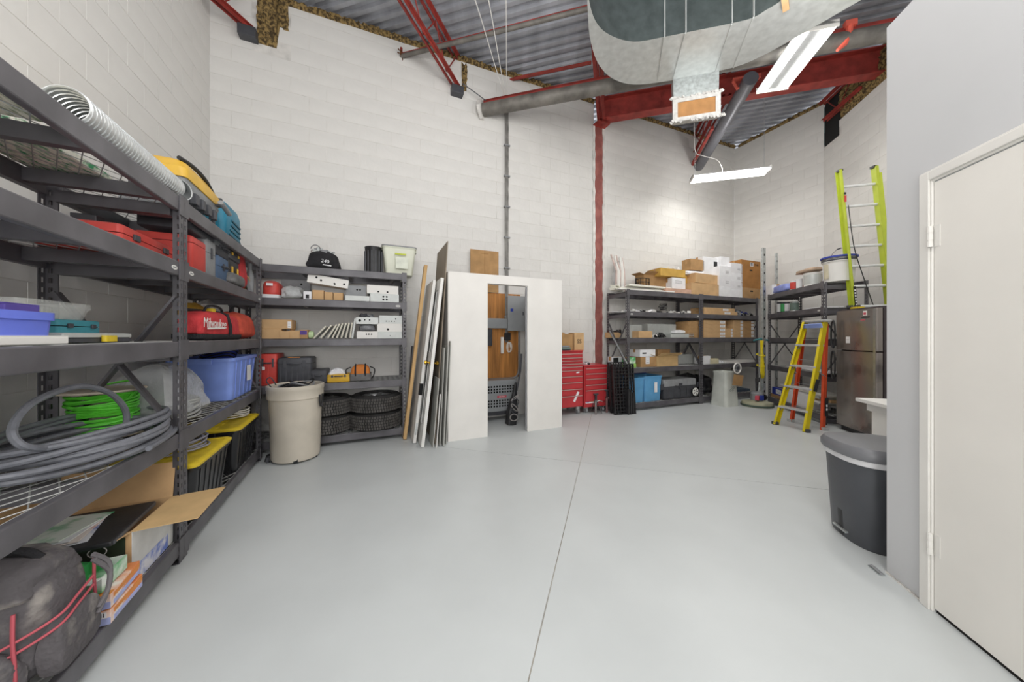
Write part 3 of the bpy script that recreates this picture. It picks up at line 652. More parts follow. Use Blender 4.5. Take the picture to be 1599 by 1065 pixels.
def soft_mesh(w, d, h, seed=0, amp=.03, p=.45, top=.9, fold=7):
    r = random.Random(seed); ph = [r.random()*6.28 for _ in range(8)]; b = MB(); rs = []; nz, na = 12, 28
    for i in range(nz+1):
        t = i/nz; z = h*(t if True else 0); prof = (max(1e-3, 1-abs(2*t-1)**5))**.5; prof = prof*lerp(1,top,t) if 0 < i < nz else .35*lerp(1,top,t)
        ring = []
        for j in range(na):
            a = 2*pi*j/na; c, s = cos(a), sin(a); x = abs(c)**p*(1 if c>0 else -1); y = abs(s)**p*(1 if s>0 else -1)
            k = 1+amp*(sin(fold*a+ph[0]+3*t)+.7*sin(3*a+ph[1]-5*t)+.6*sin(11*t+ph[2]+2*a))
            ring.append((x*w/2*prof*k, d/2+y*d/2*prof*k, z+amp*h*.5*sin(2*a+ph[3])*(t)))
        rs.append(ring)
    b.rings(rs); return b
def b_soft(t, w, d, h, m=BLKF, seed=1, amp=.03, base=None, handle=None, straps=0, top=.9, p=.45, smat=None):
    b = soft_mesh(w,d,h,seed,amp,p,top); P(t,'bag_body',m,b,smooth=True)
    if base: b = MB(); b.rloft([(w*.9,d*.9,0,.03),(w*1.01,d*1.01,h*.06,.04),(w*1.01,d*1.01,h*.2,.04)], c=(0,d/2)); P(t,'base',base,b,smooth=True)
    for k in range(straps):
        x = (k-(straps-1)/2)*w*.45; b = MB(); b.tube([(x,d/2+(d/2+.004)*cos(a_),h*.5+(h*.5+.003)*sin(a_)*.98) for a_ in [pi-.3+ (pi*-.35-(pi-.3))*j/10*-1 if 0 else lerp(pi*1.28,pi*.5,j/10) for j in range(11)]], .010, 5); P(t,'strap',smat or BLKF,b)
    if handle: b = MB(); b.tube(smoothline([Vector(q) for q in ((-w*.22,d*.45,h*.9),(-w*.16,d*.4,h*1.15),(0,d*.4,h*1.22),(w*.16,d*.4,h*1.15),(w*.22,d*.45,h*.9))],4), .009, 6); P(t,'handle',handle,b,smooth=True)
def b_can(t, w, d, h, m=STEEL, lab=None, lid=ZINC, bail=False):
    r = w/2; b = MB(); b.lathe([(r,0),(r*1.02,.004),(r,.01),(r,h-.012),(r*1.03,h-.006),(r*1.03,h),(r*.9,h),(r*.88,h-.006)],20,(0,r,0),cap0=True); P(t,'can_body',m,b,smooth=True)
    b = MB(); b.lathe([(r*.9,h-.006),(r*.85,h-.003),(.001,h-.003)],20,(0,r,0)); P(t,'lid',lid,b,smooth=True)
    if lab: b = MB(); b.lathe([(r*1.015,h*.15),(r*1.015,h*.85)],20,(0,r,0)); P(t,'label',lab,b,smooth=True)
    if bail: b = MB(); b.tube([(r*1.03*cos(a_),r,h*.85+r*1.2*sin(a_)) for a_ in [pi*j/12 for j in range(13)]],.0025,5); P(t,'wire_handle',STEEL,b)
def b_bucket(t, w, d, h, m=WHITE, rim=BLUE3, lab=True):
    r = w/2; b = MB(); b.lathe([(r*.84,0),(r*.93,h*.75),(r*.95,h*.78),(r,h*.78),(r,h*.80),(r*.95,h*.80),(r*.95,h*.86),(r,h*.86),(r,h*.88),(r*.96,h*.88),(r*.97,h*.96)],24,(0,r,0),cap0=True,cap1=True); P(t,'pail',m,b,smooth=True)
    b = MB(); b.lathe([(r*1.0,h*.92),(r*1.06,h*.93),(r*1.06,h*.99),(r*.98,h),(r*.94,h*.97),(.001,h*.97)],24,(0,r,0)); P(t,'rim',rim,b,smooth=True)
    b = MB(); b.lathe([(r*1.0,h*.80),(r*1.0,h*.90)],24,(0,r,0)); P(t,'collar',DARKP,b,smooth=True)
    b = MB(); b.tube([(r*1.02*cos(a_),r,h*.9+h*.42*sin(a_)) for a_ in [pi*j/12 for j in range(13)]],.003,5); P(t,'wire_handle',DARKP,b)
    b = MB(); b.tube([(-.04,r,h*1.32),(.04,r,h*1.32)],.009,6); P(t,'grip',BLACKP,b)
    if lab:
        for a0,a1,mm in ((-2.3,-1.75,PAPER),(-1.7,-1.2,mat('beige_label','#cfc7ae',.6))):
            rs = [[(r*.945*lerp(.93,1,zz)*cos(a_)*1.0,r+r*.945*lerp(.93,1,zz)*sin(a_),h*zz) for a_ in [lerp(a0,a1,j/6) for j in range(7)]] for zz in (.12,.7)]
            b = MB(); n = 7; b.add(rs[0]+rs[1], [(i,i+1,n+i+1,n+i) for i in range(6)]); P(t,'label',mm,b)
def b_coil(t, w, d, h, m=GREYP, r=.006, turns=5, seed=1):
    rr = random.Random(seed)
    for k in range(turns):
        a, c = w/2*rr.uniform(.75,1), d/2*rr.uniform(.75,1); z = r+(h-2*r)*k/max(1,turns-1); q = rr.uniform(-.01,.01)
        b = MB(); b.tube([(a*cos(s),d/2+c*sin(s)+q,z+.006*sin(2*s+k)) for s in [2*pi*j/26 for j in range(26)]], r, 6, True); P(t,'loop',m,b,smooth=True)
def b_paperpack(t, w, d, h, m=PAPER, n=4, seed=1, cols=None):
    rr = random.Random(seed); z = 0
    for k in range(n):
        hh = h/n*rr.uniform(.6,1.0); b = MB(); b.cb((rr.uniform(-.02,.02)*w*3,d/2+rr.uniform(-.01,.01),z+hh/2),(w*rr.uniform(.85,1),d*rr.uniform(.8,1),hh*.9),(0,0,rr.uniform(-.12,.12))); P(t,'sheet',(cols[k%len(cols)] if cols else m),b,bevel=.001); z += hh
def b_jumble(t, w, d, h, mats=(WHITE,DARKP,BLACKP), n=18, seed=1):
    rr = random.Random(seed)
    for k in range(n):
        x, y = rr.uniform(-w/2+.03,w/2-.03), rr.uniform(.03,d-.03); hh = h*rr.uniform(.35,1); m = rr.choice(mats); kind = rr.random(); b = MB()
        if kind < .45: b.cb((x,y,hh*.5),(rr.uniform(.04,.10),rr.uniform(.03,.07),hh*.8),(rr.uniform(-.3,.3),rr.uniform(-.3,.3),rr.uniform(0,3))); P(t,'fitting',m,b,bevel=.004)
        elif kind < .75: b.tube([(x+.045*cos(a_),y+.03*sin(a_),hh*.5+.02*sin(a_*2)) for a_ in [2*pi*j/14 for j in range(14)]],.007,5,True); P(t,'cable_loop',m,b,smooth=True)
        else: b.lathe([(.0,0),(.03,.0),(.034,hh*.5),(.018,hh*.7),(.018,hh),(0,hh)],10,(x,y,0)); P(t,'fitting',m,b,smooth=True)
def put(fr, sh, x0, x1, yt, v, d, fn, nm_, lb_, cat, group=None, yb=None, rz=0, lift=0, du=0, **k):
    u0, u1 = fr.U(x0,v), fr.U(x1,v); uc = (u0+u1)/2+du; w_ = abs(u1-u0); pm = (x0+x1)/2
    z0 = SH[sh]+.004 if sh is not None else 0
    if yb is not None: z0 = fr.Z(pm,yb,v)
    if fn in (b_can,b_bucket): w_ = d = abs(x1-x0)/F*fr.pt(uc,v).y
    z0 += lift; h_ = max(.01, fr.Z(pm,yt,v)-z0)
    t = thing(nm_, lb_, cat, fr.pt(uc,v,z0), fr.ang+rz, group); fn(t, w_, d, h_, **k); return t, w_, h_
def put2(fr, u, v, z, w_, d, h_, fn, nm_, lb_, cat, group=None, rz=0, rot=None, **k):
    t = thing(nm_, lb_, cat, fr.pt(u,v,z), fr.ang+rz, group, rot=rot); fn(t, w_, d, h_, **k); return t
# ================================================================ RACK 1 (nearest, left)
z1 = SH[0]+.004
ua = R1.U(101,.075); ub = R1.U(266,.075); Lp = ub-ua; rp = .068
t = thing('spiral_duct_pipe', 'shiny spiral metal duct pipe lying along the top of the nearest rack', 'duct pipe', R1.pt(ua,.075,z1+rp+.002), R1.ang)
b = MB(); n = 40
b.tube([(Lp*i/n,0,0) for i in range(n+1)], rp, 24); b.f = [f for f in b.f if len(f) == 4]; b.m = b.m[:len(b.f)]
o = b.build('pipe_wall', mat('bright_duct','#d6d8d8',.3,.65,.06,12,.03), t, smooth=True); s_ = o.modifiers.new('s','SOLIDIFY'); s_.thickness = .003
P_ = [(Lp*q/700,(rp+.0005)*cos(2*pi*q/20),(rp+.0005)*sin(2*pi*q/20)) for q in range(701)]
MB().tube(P_, .0022, 4).build('spiral_seam', mat('bright_duct'), t, smooth=True)
P_ = [(p[0],p[1]*.95,p[2]*.95) for p in P_[:260]]
MB().tube(P_, .003, 4).build('inner_seam', mat('bright_duct'), t, smooth=True)
t = thing('duct_damper', 'round galvanised duct damper beside the spiral pipe end on the top shelf', 'damper', R2.pt(.055,.055,z1+.062), R2.ang-.55)
b = MB(); b.lathe([(.056,0),(.058,.004),(.056,.008),(.056,.085),(.060,.09),(.0545,.092)],24); o = b.build('collar', ZINC, t, (0,.05,0), (pi/2,0,0), smooth=True); o.modifiers.new('s','SOLIDIFY').thickness=.002
MB().cb((0,0,0),(.1,.002,.1)).build('damper_plate', ZINC, t, (0,.02,0), (.5,0,.3)); MB().cyl((-.06,.03,0),(.06,.03,0),.004,6).build('spindle', STEEL, t)
# printed cartons lying on the top deck, seen through the mesh
PR = mat('printed_flyer', '#efe9d8', .6, 0, .1, 16, 0, hex2='#7f8f6a', thr=.56, stretch=(1,3,1))
for i,(u,v,w_,d,mm,lab) in enumerate(((.72,.06,.42,.40,PR,'flat printed carton on the top shelf of the nearest rack, nearer the pipe'),(.22,.05,.5,.42,mat('printed_red','#f0e8d8',.6,0,.1,16,0,hex2='#c4583f',thr=.58,stretch=(1,4,1)),'flat printed carton on the top shelf at the near end of the nearest rack'),(1.25,.24,.5,.26,mat('printed_green','#eae8da',.6,0,.1,16,0,hex2='#3f9a66',thr=.55,stretch=(1,3,1)),'flat green-printed carton on the top shelf behind the spiral pipe'))):
    t = put2(R1,u+.2,v,z1,w_,d,.03,b_carton,'flat_carton',lab,'carton',m=mm,tape=False)
# shelf 2
put(R1,1,190,274,368,.10,.34,b_case,'tool_case','red tool case with dark seam behind the first rack post','tool case',m=REDP,handle=False,du=.0)
t,_,_ = put(R1,1,150,276,344,.26,.22,b_jumble,'tool_heap','heap of black tools and clamps above the red tool case','tools',mats=(BLACKP,DARKP,BLKF),n=26,seed=3)
put2(R1,.80,.12,SH[1]+.004,.40,.30,.05,b_paperpack,'paper_stack','loose white papers on the second shelf of the nearest rack','papers',n=3,cols=(PAPER,))
put2(R1,1.22,.25,SH[1]+.004,.5,.24,.035,b_case,'flat_case','flat black case lying on the second shelf of the nearest rack','case',m=BLACKP,handle=False)
# shelf 3
put(R1,2,-25,108,524,.04,.30,b_carton,'white_box','flat white box under the blue box on the near rack middle shelf','box',m=WHITE,tape=False)
BLT = mat('translucent_blue','#6d7fe6',.3,0,.06,6,.02,alpha=.93)
put(R1,2,-30,97,485,.05,.28,b_tote,'blue_storage_box','translucent blue storage box on top of the flat white box','storage box',m=BLT,yb=525.5,taper=.93,handles=False,ribs=0)
CLR = mat('clear_plastic','#e2e4e0',.25,0,.04,6,.02,alpha=.30)
put(R1,2,92,158,500,.22,.20,b_case,'teal_organiser','flat teal organiser case behind the dark grey case','organiser',m=mat('teal_clear','#3f8f9c',.4,0,.08,6),handle=False,yb=523)
put(R1,2,40,150,471,.24,.22,b_tote,'clear_plastic_box','clear plastic box with pale rim standing on the teal organiser','storage box',m=CLR,yb=500,taper=.85,ribs=0,handles=False)
put(R1,2,8,63,474,.16,.12,b_carton,'purple_carton','small purple printed carton sticking up inside the blue box','carton',m=mat('purple_print','#5a4a9e',.6,0,.1,8,0,hex2='#d9c9d6',thr=.6),tape=False,yb=492)
t,w_,h_ = put(R1,2,100,207,520,.10,.26,b_case,'power_tool_case','dark grey case with pale lid and yellow tag near the rack post','tool case',m=DARKP,m2=ESTEEL,seam=.55,latches=0,handle=False)
P(t,'yellow_tag',YELP,MB().rloft([(.075,.02,.004,.008),(.075,.02,h_*.75,.008)],c=(.02,-.012)),smooth=True)
# shelf 4: conduit coil, cable spool
COND = mat('grey_flexible_conduit','#75777e',.42,.1,.1,30,.12)
t = thing('conduit_coil','large coil of grey flexible conduit on the mesh shelf','conduit coil', R1.pt(R1.U(238,.2)-.47,.235,SH[3]+.006), R1.ang)
rr = random.Random(21)
for k in range(11):
    a, c = rr.uniform(.36,.46), rr.uniform(.19,.255); z = .016+.0115*k; cx_ = rr.uniform(-.05,.05); ph = rr.random()*6; til = rr.uniform(-.012,.012)
    pts = [(cx_+a*cos(s),c*sin(s),z+.008*sin(2*s+ph)+til*cos(s)) for s in [2*pi*j/40 for j in range(40)]]
    b = MB(); b.tube(pts, .0125, 8, True); P(t,'conduit_loop',COND,b,smooth=True)
uc_ = R1.U(238,.2)-.47
pts = smoothline([Vector((R1.U(px,v_)-uc_, v_-.235, R1.Z(px,py,v_)-SH[3]-.006)) for px,py,v_ in ((150,696,.16),(60,700,.14),(25,688,.16),(22,662,.18),(50,630,.18),(100,608,.17),(140,604,.16),(175,616,.15),(196,640,.14),(196,666,.14),(176,690,.14),(130,704,.14))],6)
P(t,'raised_loop',COND,MB().tube(pts,.0125,8),smooth=True)
P(t,'conduit_tail',COND,MB().tube(smoothline([Vector(q) for q in ((.38,.05,.10),(.50,-.02,.05),(.46,-.14,.02),(.20,-.23,.018),(-.1,-.26,.018))],6),.0125,8),smooth=True)
GRN = mat('bright_green_cable','#62d43c',.45,0,.12,20,.05)
t = thing('cable_spool','pale spool wound with bright green cable behind the grey coil','cable spool', R1.pt(R1.U(162,.36),.42,SH[3]+.004), R1.ang)
FL = mat('pale_spool_flange','#c9bfae',.8,0,.12,5,.1)
for z in (0,.245): P(t,'flange',FL,MB().lathe([(.001,0),(.16,0),(.165,.005),(.16,.012),(.001,.012)],24,(0,-.06,z)),smooth=True)
P(t,'core',FL,MB().lathe([(.05,0.01),(.05,.25)],16,(0,-.06,0)))
rr = random.Random(5); 
for k in range(30):
    z = .022+.22*(k/30); rad = .118+.012*rr.random(); ti = rr.uniform(-.022,.022); ph = rr.random()*6
    P(t,'cable_turn',GRN,MB().tube([(rad*cos(s),-.06+rad*sin(s),min(.24,max(.018,z+ti*sin(s+ph)))) for s in [2*pi*j/24 for j in range(24)]],.0068,5,True),smooth=True)
P(t,'loose_end',GRN,MB().tube(smoothline([Vector(q) for q in ((-.05,-.18,.20),(.02,-.19,.27),(.08,-.12,.29),(.03,-.06,.28))],4),.006,5),smooth=True)
# shelf 5: tool bag, open carton, small boxes
BAGM = mat('dusty_black_canvas','#565254',.85,0,.35,7,.8,hex2='#918b85',thr=.58)
PIPE = mat('red_piping','#b8525c',.6,0,.08,8,.05)
t = thing('rolling_tool_bag','dusty black canvas tool bag with red piping at the front of the lowest shelf','tool bag', R1.pt(.985,.0,SH[4]+.004), R1.ang)
bw, bd, bh = .27,.46,.40
P(t,'bag_body',BAGM,soft_mesh(bw,bd,bh,4,.03,.36,.95,5),smooth=True)
P(t,'top_flap',BAGM,soft_mesh(bw*1.06,bd*1.03,.14,14,.05,.42,.7,5),loc=(0,-.005,bh*.74),smooth=True)
P(t,'end_pocket',BAGM,soft_mesh(.07,bd*.82,bh*.50,15,.05,.4,.9,4),loc=(-bw/2-.005,.03,.02),smooth=True)
P(t,'front_pocket',BAGM,soft_mesh(bw*.8,.06,bh*.48,16,.05,.4,.9,4),loc=(.0,-.03,.02),smooth=True)
xc = -bw/2-.004
for x,y in ((xc,.045),(bw/2,.01)): P(t,'piping',PIPE,MB().tube(smoothline([Vector(q) for q in ((x,y,.02),(x-.008,y-.006,.12),(x-.006,y,.22),(x+.002,y+.004,.30))],6),.0048,6),smooth=True)
for z in (.165,.20): P(t,'piping',PIPE,MB().tube(smoothline([Vector(q) for q in ((xc-.03,.40,z-.045),(xc-.034,.28,z-.035),(xc-.03,.16,z-.015),(xc-.012,.06,z+.01),(-.08,-.012,z+.03),(.0,-.018,z+.05),(.08,-.012,z+.06))],6),.0042,6),smooth=True)
for i_ in range(2): P(t,'strap',mat('grey_webbing','#6b6769',.8,0,.15,12,.2),MB().tube(smoothline([Vector(q) for q in ((bw*.3,-.012,.34-.02*i_),(bw*.48,-.03,.27-.03*i_),(bw*.42,-.035,.18),(bw*.25,-.03,.12+.02*i_))],5),.008,6),smooth=True)
P(t,'carry_handle',BLKF,MB().tube(smoothline([Vector(q) for q in ((-.02,.06,bh*1.02),(-.02,.12,bh*1.12),(-.02,.30,bh*1.12),(-.02,.38,bh*1.02))],5),.014,8),smooth=True)
t = thing('open_carton','large open cardboard carton with its flap folded out toward the aisle','carton', R1.pt(1.585,.035,SH[4]+.004), R1.ang)
cw, cd, ch = .37, .44, .255
for a in ((-cw/2,cw/2,0,.005,ch),(-cw/2,cw/2,cd-.005,cd,ch)): P(t,'wall',KRAFT,MB().box(*a[:4],0,a[4]))
P(t,'wall',KRAFT,MB().box(-cw/2,-cw/2+.005,.005,cd-.005,0,ch)); P(t,'wall',KRAFT,MB().box(cw/2-.005,cw/2,.005,cd-.005,0,ch)); P(t,'bottom',KRAFT,MB().box(-cw/2,cw/2,.005,cd-.005,0,.005))
P(t,'printed_side',mat('dark_green_print','#2f3a2a',.5,0,.05,6,0),MB().box(-cw/2-.0015,-cw/2,.02,.20,0.01,ch-.02))
P(t,'printed_edge',YELP,MB().box(-cw/2-.002,-cw/2,.20,.225,0.01,ch-.02))
P(t,'white_side',mat('white_print','#dcdcda',.6,0,.12,6,0),MB().box(-cw/2,cw/2,-.0015,0,0.0,ch)); P(t,'blue_print',mat('white_blue_print','#dcdce4',.6,0,.1,14,0,hex2='#6f83c9',thr=.5),MB().box(-cw/2+.01,cw/2-.06,-.003,-.0015,0.0,ch*.3))
P(t,'wire_slot',INK,MB().cb((.0,-.003,ch*.82),(.08,.002,.005),(0,.5,0)))
b = MB(); b.M = Matrix.Translation((0,0,ch)) @ Matrix.Rotation(radians(-2),4,'X'); b.box(-cw/2,cw/2,-.235,0,-.003,.001); P(t,'front_flap',mat('pale_kraft','#cdab79',.85,0,.1,6,.05),b)
b = MB(); b.M = Matrix.Translation((cw/2,0,ch)) @ Matrix.Rotation(radians(-80),4,'Y'); b.box(0,.19,0,cd,-.003,.0); P(t,'side_flap',KRAFT,b)
b = MB(); b.M = Matrix.Translation((-cw/2,0,ch)) @ Matrix.Rotation(radians(10),4,'Y'); b.box(-.10,0,0,.36,-.003,.0); P(t,'near_flap',KRAFT,b)
b = MB(); b.M = Matrix.Translation((0,cd,ch)) @ Matrix.Rotation(radians(75),4,'X'); b.box(-cw/2,cw/2,0,.16,-.003,.0); P(t,'rear_flap',KRAFT,b)
for k in range(3): P(t,'print_mark',PAPER,MB().box(-cw/2-.0025,-cw/2-.0015,.05+.008*k,.17-.01*k,.12+.014*k,.127+.014*k))
for z in (.075,.19): P(t,'print_mark',PAPER,MB().tube([(-cw/2-.002,.11+.03*cos(s),z+.022*sin(s)) for s in [2*pi*j/16 for j in range(16)]],.0022,4,True))
t = thing('black_flat_case','thin black flat case lying across the open carton','case', R1.pt(1.47,.03,SH[4]+.004+ch+.006), R1.ang+.06)
P(t,'case_body',BLACKP,MB().cb((0,.19,.012),(.40,.34,.022)),bevel=.006); P(t,'edge',DARKP,MB().box(-.19,.19,.017,.021,.004,.02))
t = thing('magazine_stack','loose printed magazines on top of the black flat case','magazines', R1.pt(1.42,.20,SH[4]+.034+ch), R1.ang)
for i,mm in enumerate((mat('print_a','#d9d9dd',.5,0,.1,9,0,hex2='#5a74b8',thr=.62),mat('print_b','#e3d7cf',.5,0,.1,9,0,hex2='#c35b57',thr=.64),PAPER,mat('print_c','#d6ddd4',.5,0,.1,9,0,hex2='#3fa06a',thr=.6))):
    P(t,'magazine',mm,MB().cb((.01*i,.06+.01*i,.003+.005*i),(.28,.20,.004),(0,.02*i,.25-.12*i)))
for i,lab in enumerate(('lower','upper')):
    t = thing('screw_carton','%s orange and white carton with barcode beside the black tool bag'%lab,'carton', R1.pt(1.155,-.015,SH[4]+.006+.063*i), R1.ang+.02+.04*i)
    P(t,'body',mat('white_orange_print','#e8ddd5',.55,0,.1,9,0,hex2='#dd8a55',thr=.50),MB().box(0,.225,0,.085,0,.058),bevel=.002); P(t,'end_band',mat('lilac_band','#a9b0dc',.6),MB().box(-.0015,0,.0,.085,.001,.028)); P(t,'side_band',mat('lilac_band'),MB().box(.02,.22,-.0015,0,.004,.022)); P(t,'side_band',mat('orange_plastic','#d98a3c',.5),MB().box(.02,.22,-.0015,0,.034,.05))
    P(t,'barcode',PAPER,MB().box(-.002,0,.012,.075,.030,.052))
    for k in range(8): P(t,'bar',INK,MB().box(-.003,-.002,.018+.0065*k,.020+.0065*k+.0012*(k%3),.034,.050))
    P(t,'print_mark',PINK,MB().box(-.0028,-.0015,.030,.055,.008,.02))
    P(t,'orange_end',mat('orange_plastic'),MB().box(.0,.03,.001,.084,.058,.0592))
t = put2(R1,1.245,.015,SH[4]+.006+.128,.16,.12,.06,b_carton,'green_carton','open green and white carton standing on the orange cartons','carton',m=mat('green_print','#dfe6dd',.6,0,.1,8,0,hex2='#45a95e',thr=.47),opened=True,flaps=(0,.3,.4,0))
t = put2(R1,.42,.24,SH[4]+.005,.30,.24,.16,b_carton,'grey_white_carton','pale carton behind the black tool bag','carton',m=ESTEEL)
# ================================================================ RACK 2
DWY = mat('safety_yellow_plastic','#e0b23a',.45,0,.08,8,.05)
t = thing('portable_planer','yellow and grey portable planer standing on top of the second left rack','power tool', R2.pt(.47,.20,z1), R2.ang)
b = MB(); b.cb((0,0,.02),(.60,.30,.03)); P(t,'table',GREYP,b,bevel=.006)
for x in (-.26,.24):
    for y in (-.11,.11): P(t,'column',DARKP,MB().cyl((x,y,.03),(x,y,.16),.014,10))
P(t,'motor_head',GREYP,MB().rloft([(.54,.26,.13,.03),(.56,.28,.17,.03),(.54,.27,.22,.03)]),smooth=True)
P(t,'yellow_hood',DWY,MB().rloft([(.57,.29,.20,.03),(.57,.29,.26,.04),(.44,.22,.32,.05),(.40,.18,.335,.05)]),smooth=True)
P(t,'black_grip',BLACKP,MB().tube(smoothline([Vector(q) for q in ((-.20,-.08,.345),(-.05,-.10,.355),(.12,-.11,.335),(.27,-.12,.25))],4),.014,7),smooth=True)
P(t,'crank_handle',GREYP,MB().cyl((.16,-.18,.21),(.34,-.18,.18),.018,10)); P(t,'crank_arm',DARKP,MB().bar((.2,-.13,.2),(.24,-.19,.2),.02,.02))
for k in range(4): P(t,'vent_block',DARKP,MB().box(-.2+.1*k,-.15+.1*k,-.165,-.13,.06,.13),bevel=.004)
t = thing('teal_tool_case','teal plastic tool case standing upright at the end of the top shelf','tool case', R2.pt(R2.U(370,.06),.06,z1), R2.ang, rot=(0,0,R2.ang+.0))
P(t,'shell',TEAL,MB().rloft([(.36,.17,0,.03),(.42,.20,.03,.04),(.42,.20,.27,.05),(.38,.17,.33,.05)],c=(0,.12)),smooth=True)
P(t,'seam',HOLE,MB().rloft([(.423,.006,.02,.002),(.423,.006,.30,.002)],c=(0,.12)))
for k in range(4):
    b = MB(); b.M = Matrix.Rotation(.0,4,'Y'); b.bar((-.12+.02*k,.016,.07+.045*k),(.16,.016,.06+.045*k),.014,.008,up=(0,1,0)); P(t,'rib',mat('dark_teal','#14586c',.5),b)
for x in (-.10,.12): P(t,'latch',DARKP,MB().cb((x,.10,.345),(.035,.06,.05),(0,.3,0)),bevel=.004)
P(t,'carry_handle',DARKP,MB().tube([(-.06,.12,.33),(-.05,.12,.37),(.06,.12,.37),(.07,.12,.33)],.01,7),smooth=True)
# shelf 2 of rack 2
put(R2,1,301,323,374,.04,.28,b_case,'tool_case','bright red narrow tool case end next to the post on the second shelf','tool case',m=REDP,latches=0,handle=False,seam=.8)
t,w_,h_ = put(R2,1,322,338,372,.05,.26,b_case,'tool_case','grey smoked plastic case behind the bright red one','tool case',m=GREYP,latches=1,handle=False)
put(R2,1,300,336,350,.05,.26,b_case,'organiser_case','black organiser case laid on the red and grey cases','organiser',m=DARKP,yb=371,latches=4,handle=False)
NAVY = mat('slate_blue_plastic','#4c6482',.5,0,.1,8,.05)
put(R2,1,340,358,402,.06,.26,b_case,'tool_case','slate blue tool case low beside the grey smoked case','tool case',m=NAVY,latches=1)
put(R2,1,338,360,380,.06,.26,b_case,'tool_case','dark grey tool case stacked on the slate blue case','tool case',m=DARKP,m2=GREYP,yb=402)
put(R2,1,359,374,408,.05,.24,b_case,'tool_case','black tool case with yellow latches, lower of two','tool case',m=BLACKP,la=DWY,handle=False)
put(R2,1,359,376,393,.05,.24,b_case,'tool_case','black tool case with yellow latches, upper of two','tool case',m=DARKP,la=DWY,yb=408,handle=False)
put(R2,1,358,378,376,.07,.2,b_jumble,'small_tools','grey and black hand tools on the yellow-latched cases','tools',mats=(GREYP,DARKP,ESTEEL),n=9,seed=7,yb=393)
put(R2,1,377,392,386,.05,.24,b_soft,'red_tool_bag','small red cloth tool bag on the second shelf of the second rack','tool bag',m=REDF,seed=9,top=.7,handle=BLKF)
put(R2,1,368,388,428,.0,.14,b_soft,'grey_sack','small dark grey sack in front of the red cloth bag','sack',m=mat('grey_cloth','#6d6c6b',.9,0,.2,12,.3),seed=10)
put(R2,1,391,404,395,.05,.24,b_jumble,'corded_tools','pale corded tools at the far end of the second shelf','tools',mats=(GREYP,WHITE,KRAFT),n=10,seed=8)
# shelf 3
t,w_,h_ = put(R2,2,315,379,487,.03,.16,b_soft,'red_tool_bag','large red tool bag with white lettering and black straps','tool bag',m=REDF,seed=11,base=BLKF,handle=BLKF,straps=0,amp=.008,top=.9,p=.26)
text(t,'Milwaukee',w_*.115,WHITE,(-w_*.255,-.010,h_*.55),(pi/2-.05,0,0),shear=.2); P(t,'strap',BLKF,MB().tube([(w_*.12,-.006,.03),(w_*.11,-.008,h_*.5),(w_*.10,.01,h_*.92),(w_*.1,.08,h_*1.02)],.012,6)); P(t,'underline',WHITE,MB().bar((-w_*.42,-.010,h_*.38),(-w_*.05,-.010,h_*.42),.012,.002,up=(0,1,0)))
P(t,'yellow_tool',YELP,MB().cb((-.03,.08,h_+.01),(.06,.05,.03)),bevel=.004); P(t,'zip',BLKF,MB().tube([(-w_*.42,.14,h_*.98),(0,.10,h_*1.02),(w_*.40,.14,h_*.95)],.012,6),smooth=True)
put(R2,2,378,406,488,.03,.30,b_soft,'orange_tool_bag','orange-red open tool bag at the end of the middle shelf','tool bag',m=ORNG,seed=12,handle=BLKF,top=.75,amp=.015,p=.35)
put(R2,2,306,330,474,.26,.14,b_soft,'yellow_bag','crumpled yellow bag behind the large red tool bag','bag',m=mat('yellow_cloth','#b98d2c',.8,0,.2,9,.3),seed=13)
put(R2,2,322,352,470,.34,.14,b_soft,'clear_bag','crumpled clear bag at the back of the middle shelf','bag',m=CLR,seed=14,amp=.08)
# shelf 4
t = thing('bagged_cable_coil','grey cable coil wrapped in clumped clear plastic bag','cable coil', R2.pt(.40,.05,SH[3]+.004), R2.ang)
for k in range(7): P(t,'cable_loop',mat('pale_grey_cable','#a9aaa8',.5,0,.08,12,.05),MB().tube([(.24*cos(s)*(1-.04*k),.18+.15*sin(s),.03+.018*k+.02*sin(s+k)) for s in [2*pi*j/26 for j in range(26)]],.008,6,True),smooth=True)
P(t,'plastic_wrap',mat('thin_film','#dadcdd',.2,0,.06,9,.5,alpha=.45),soft_mesh(.60,.42,.36,6,.07,.55,.62,9),smooth=True)
t,w_,h_ = put(R2,3,366,403.5,556,.03,.44,b_tote,'blue_tote','blue plastic tote holding dark cables on the fourth shelf','tote',m=BLUEP,label=PAPER,taper=.84)
for k in range(7): P(t,'cable',BLACKP if k%2 else BLUE3,MB().tube([(-.1+.12*cos(s)+.02*k,.2+.12*sin(s),h_-.02+.012*k+.02*sin(2*s)) for s in [2*pi*j/18 for j in range(18)]],.008,5,True),smooth=True)
# shelf 5
BLKT = mat('glossy_black_tote','#1f1f21',.25,0,.2,6,.04)
put2(R2,.42,-.02,SH[4]+.004,.62,.48,.36,b_tote,'storage_tote','black tote with yellow lid on the lowest shelf, nearer one','tote',m=BLKT,lid=YELP,ribs=6)
put2(R2,1.24,-.01,SH[4]+.004,.60,.48,.37,b_tote,'storage_tote','black tote with yellow lid on the lowest shelf, farther one','tote',m=BLKT,lid=YELP,ribs=6)
put2(R2,.50,.06,SH[4]+.004+.385,.36,.3,.07,b_coil,'cable_coil','pale striped cable coil on the nearer yellow lid','cable coil',m=mat('lilac_grey_cable','#a3a4b6',.5),turns=6,seed=2)
put2(R2,1.42,.04,SH[4]+.004+.395,.3,.3,.12,b_coil,'cable_coil','white cable coil on the farther yellow lid','cable coil',m=WHITE,turns=6,seed=3)
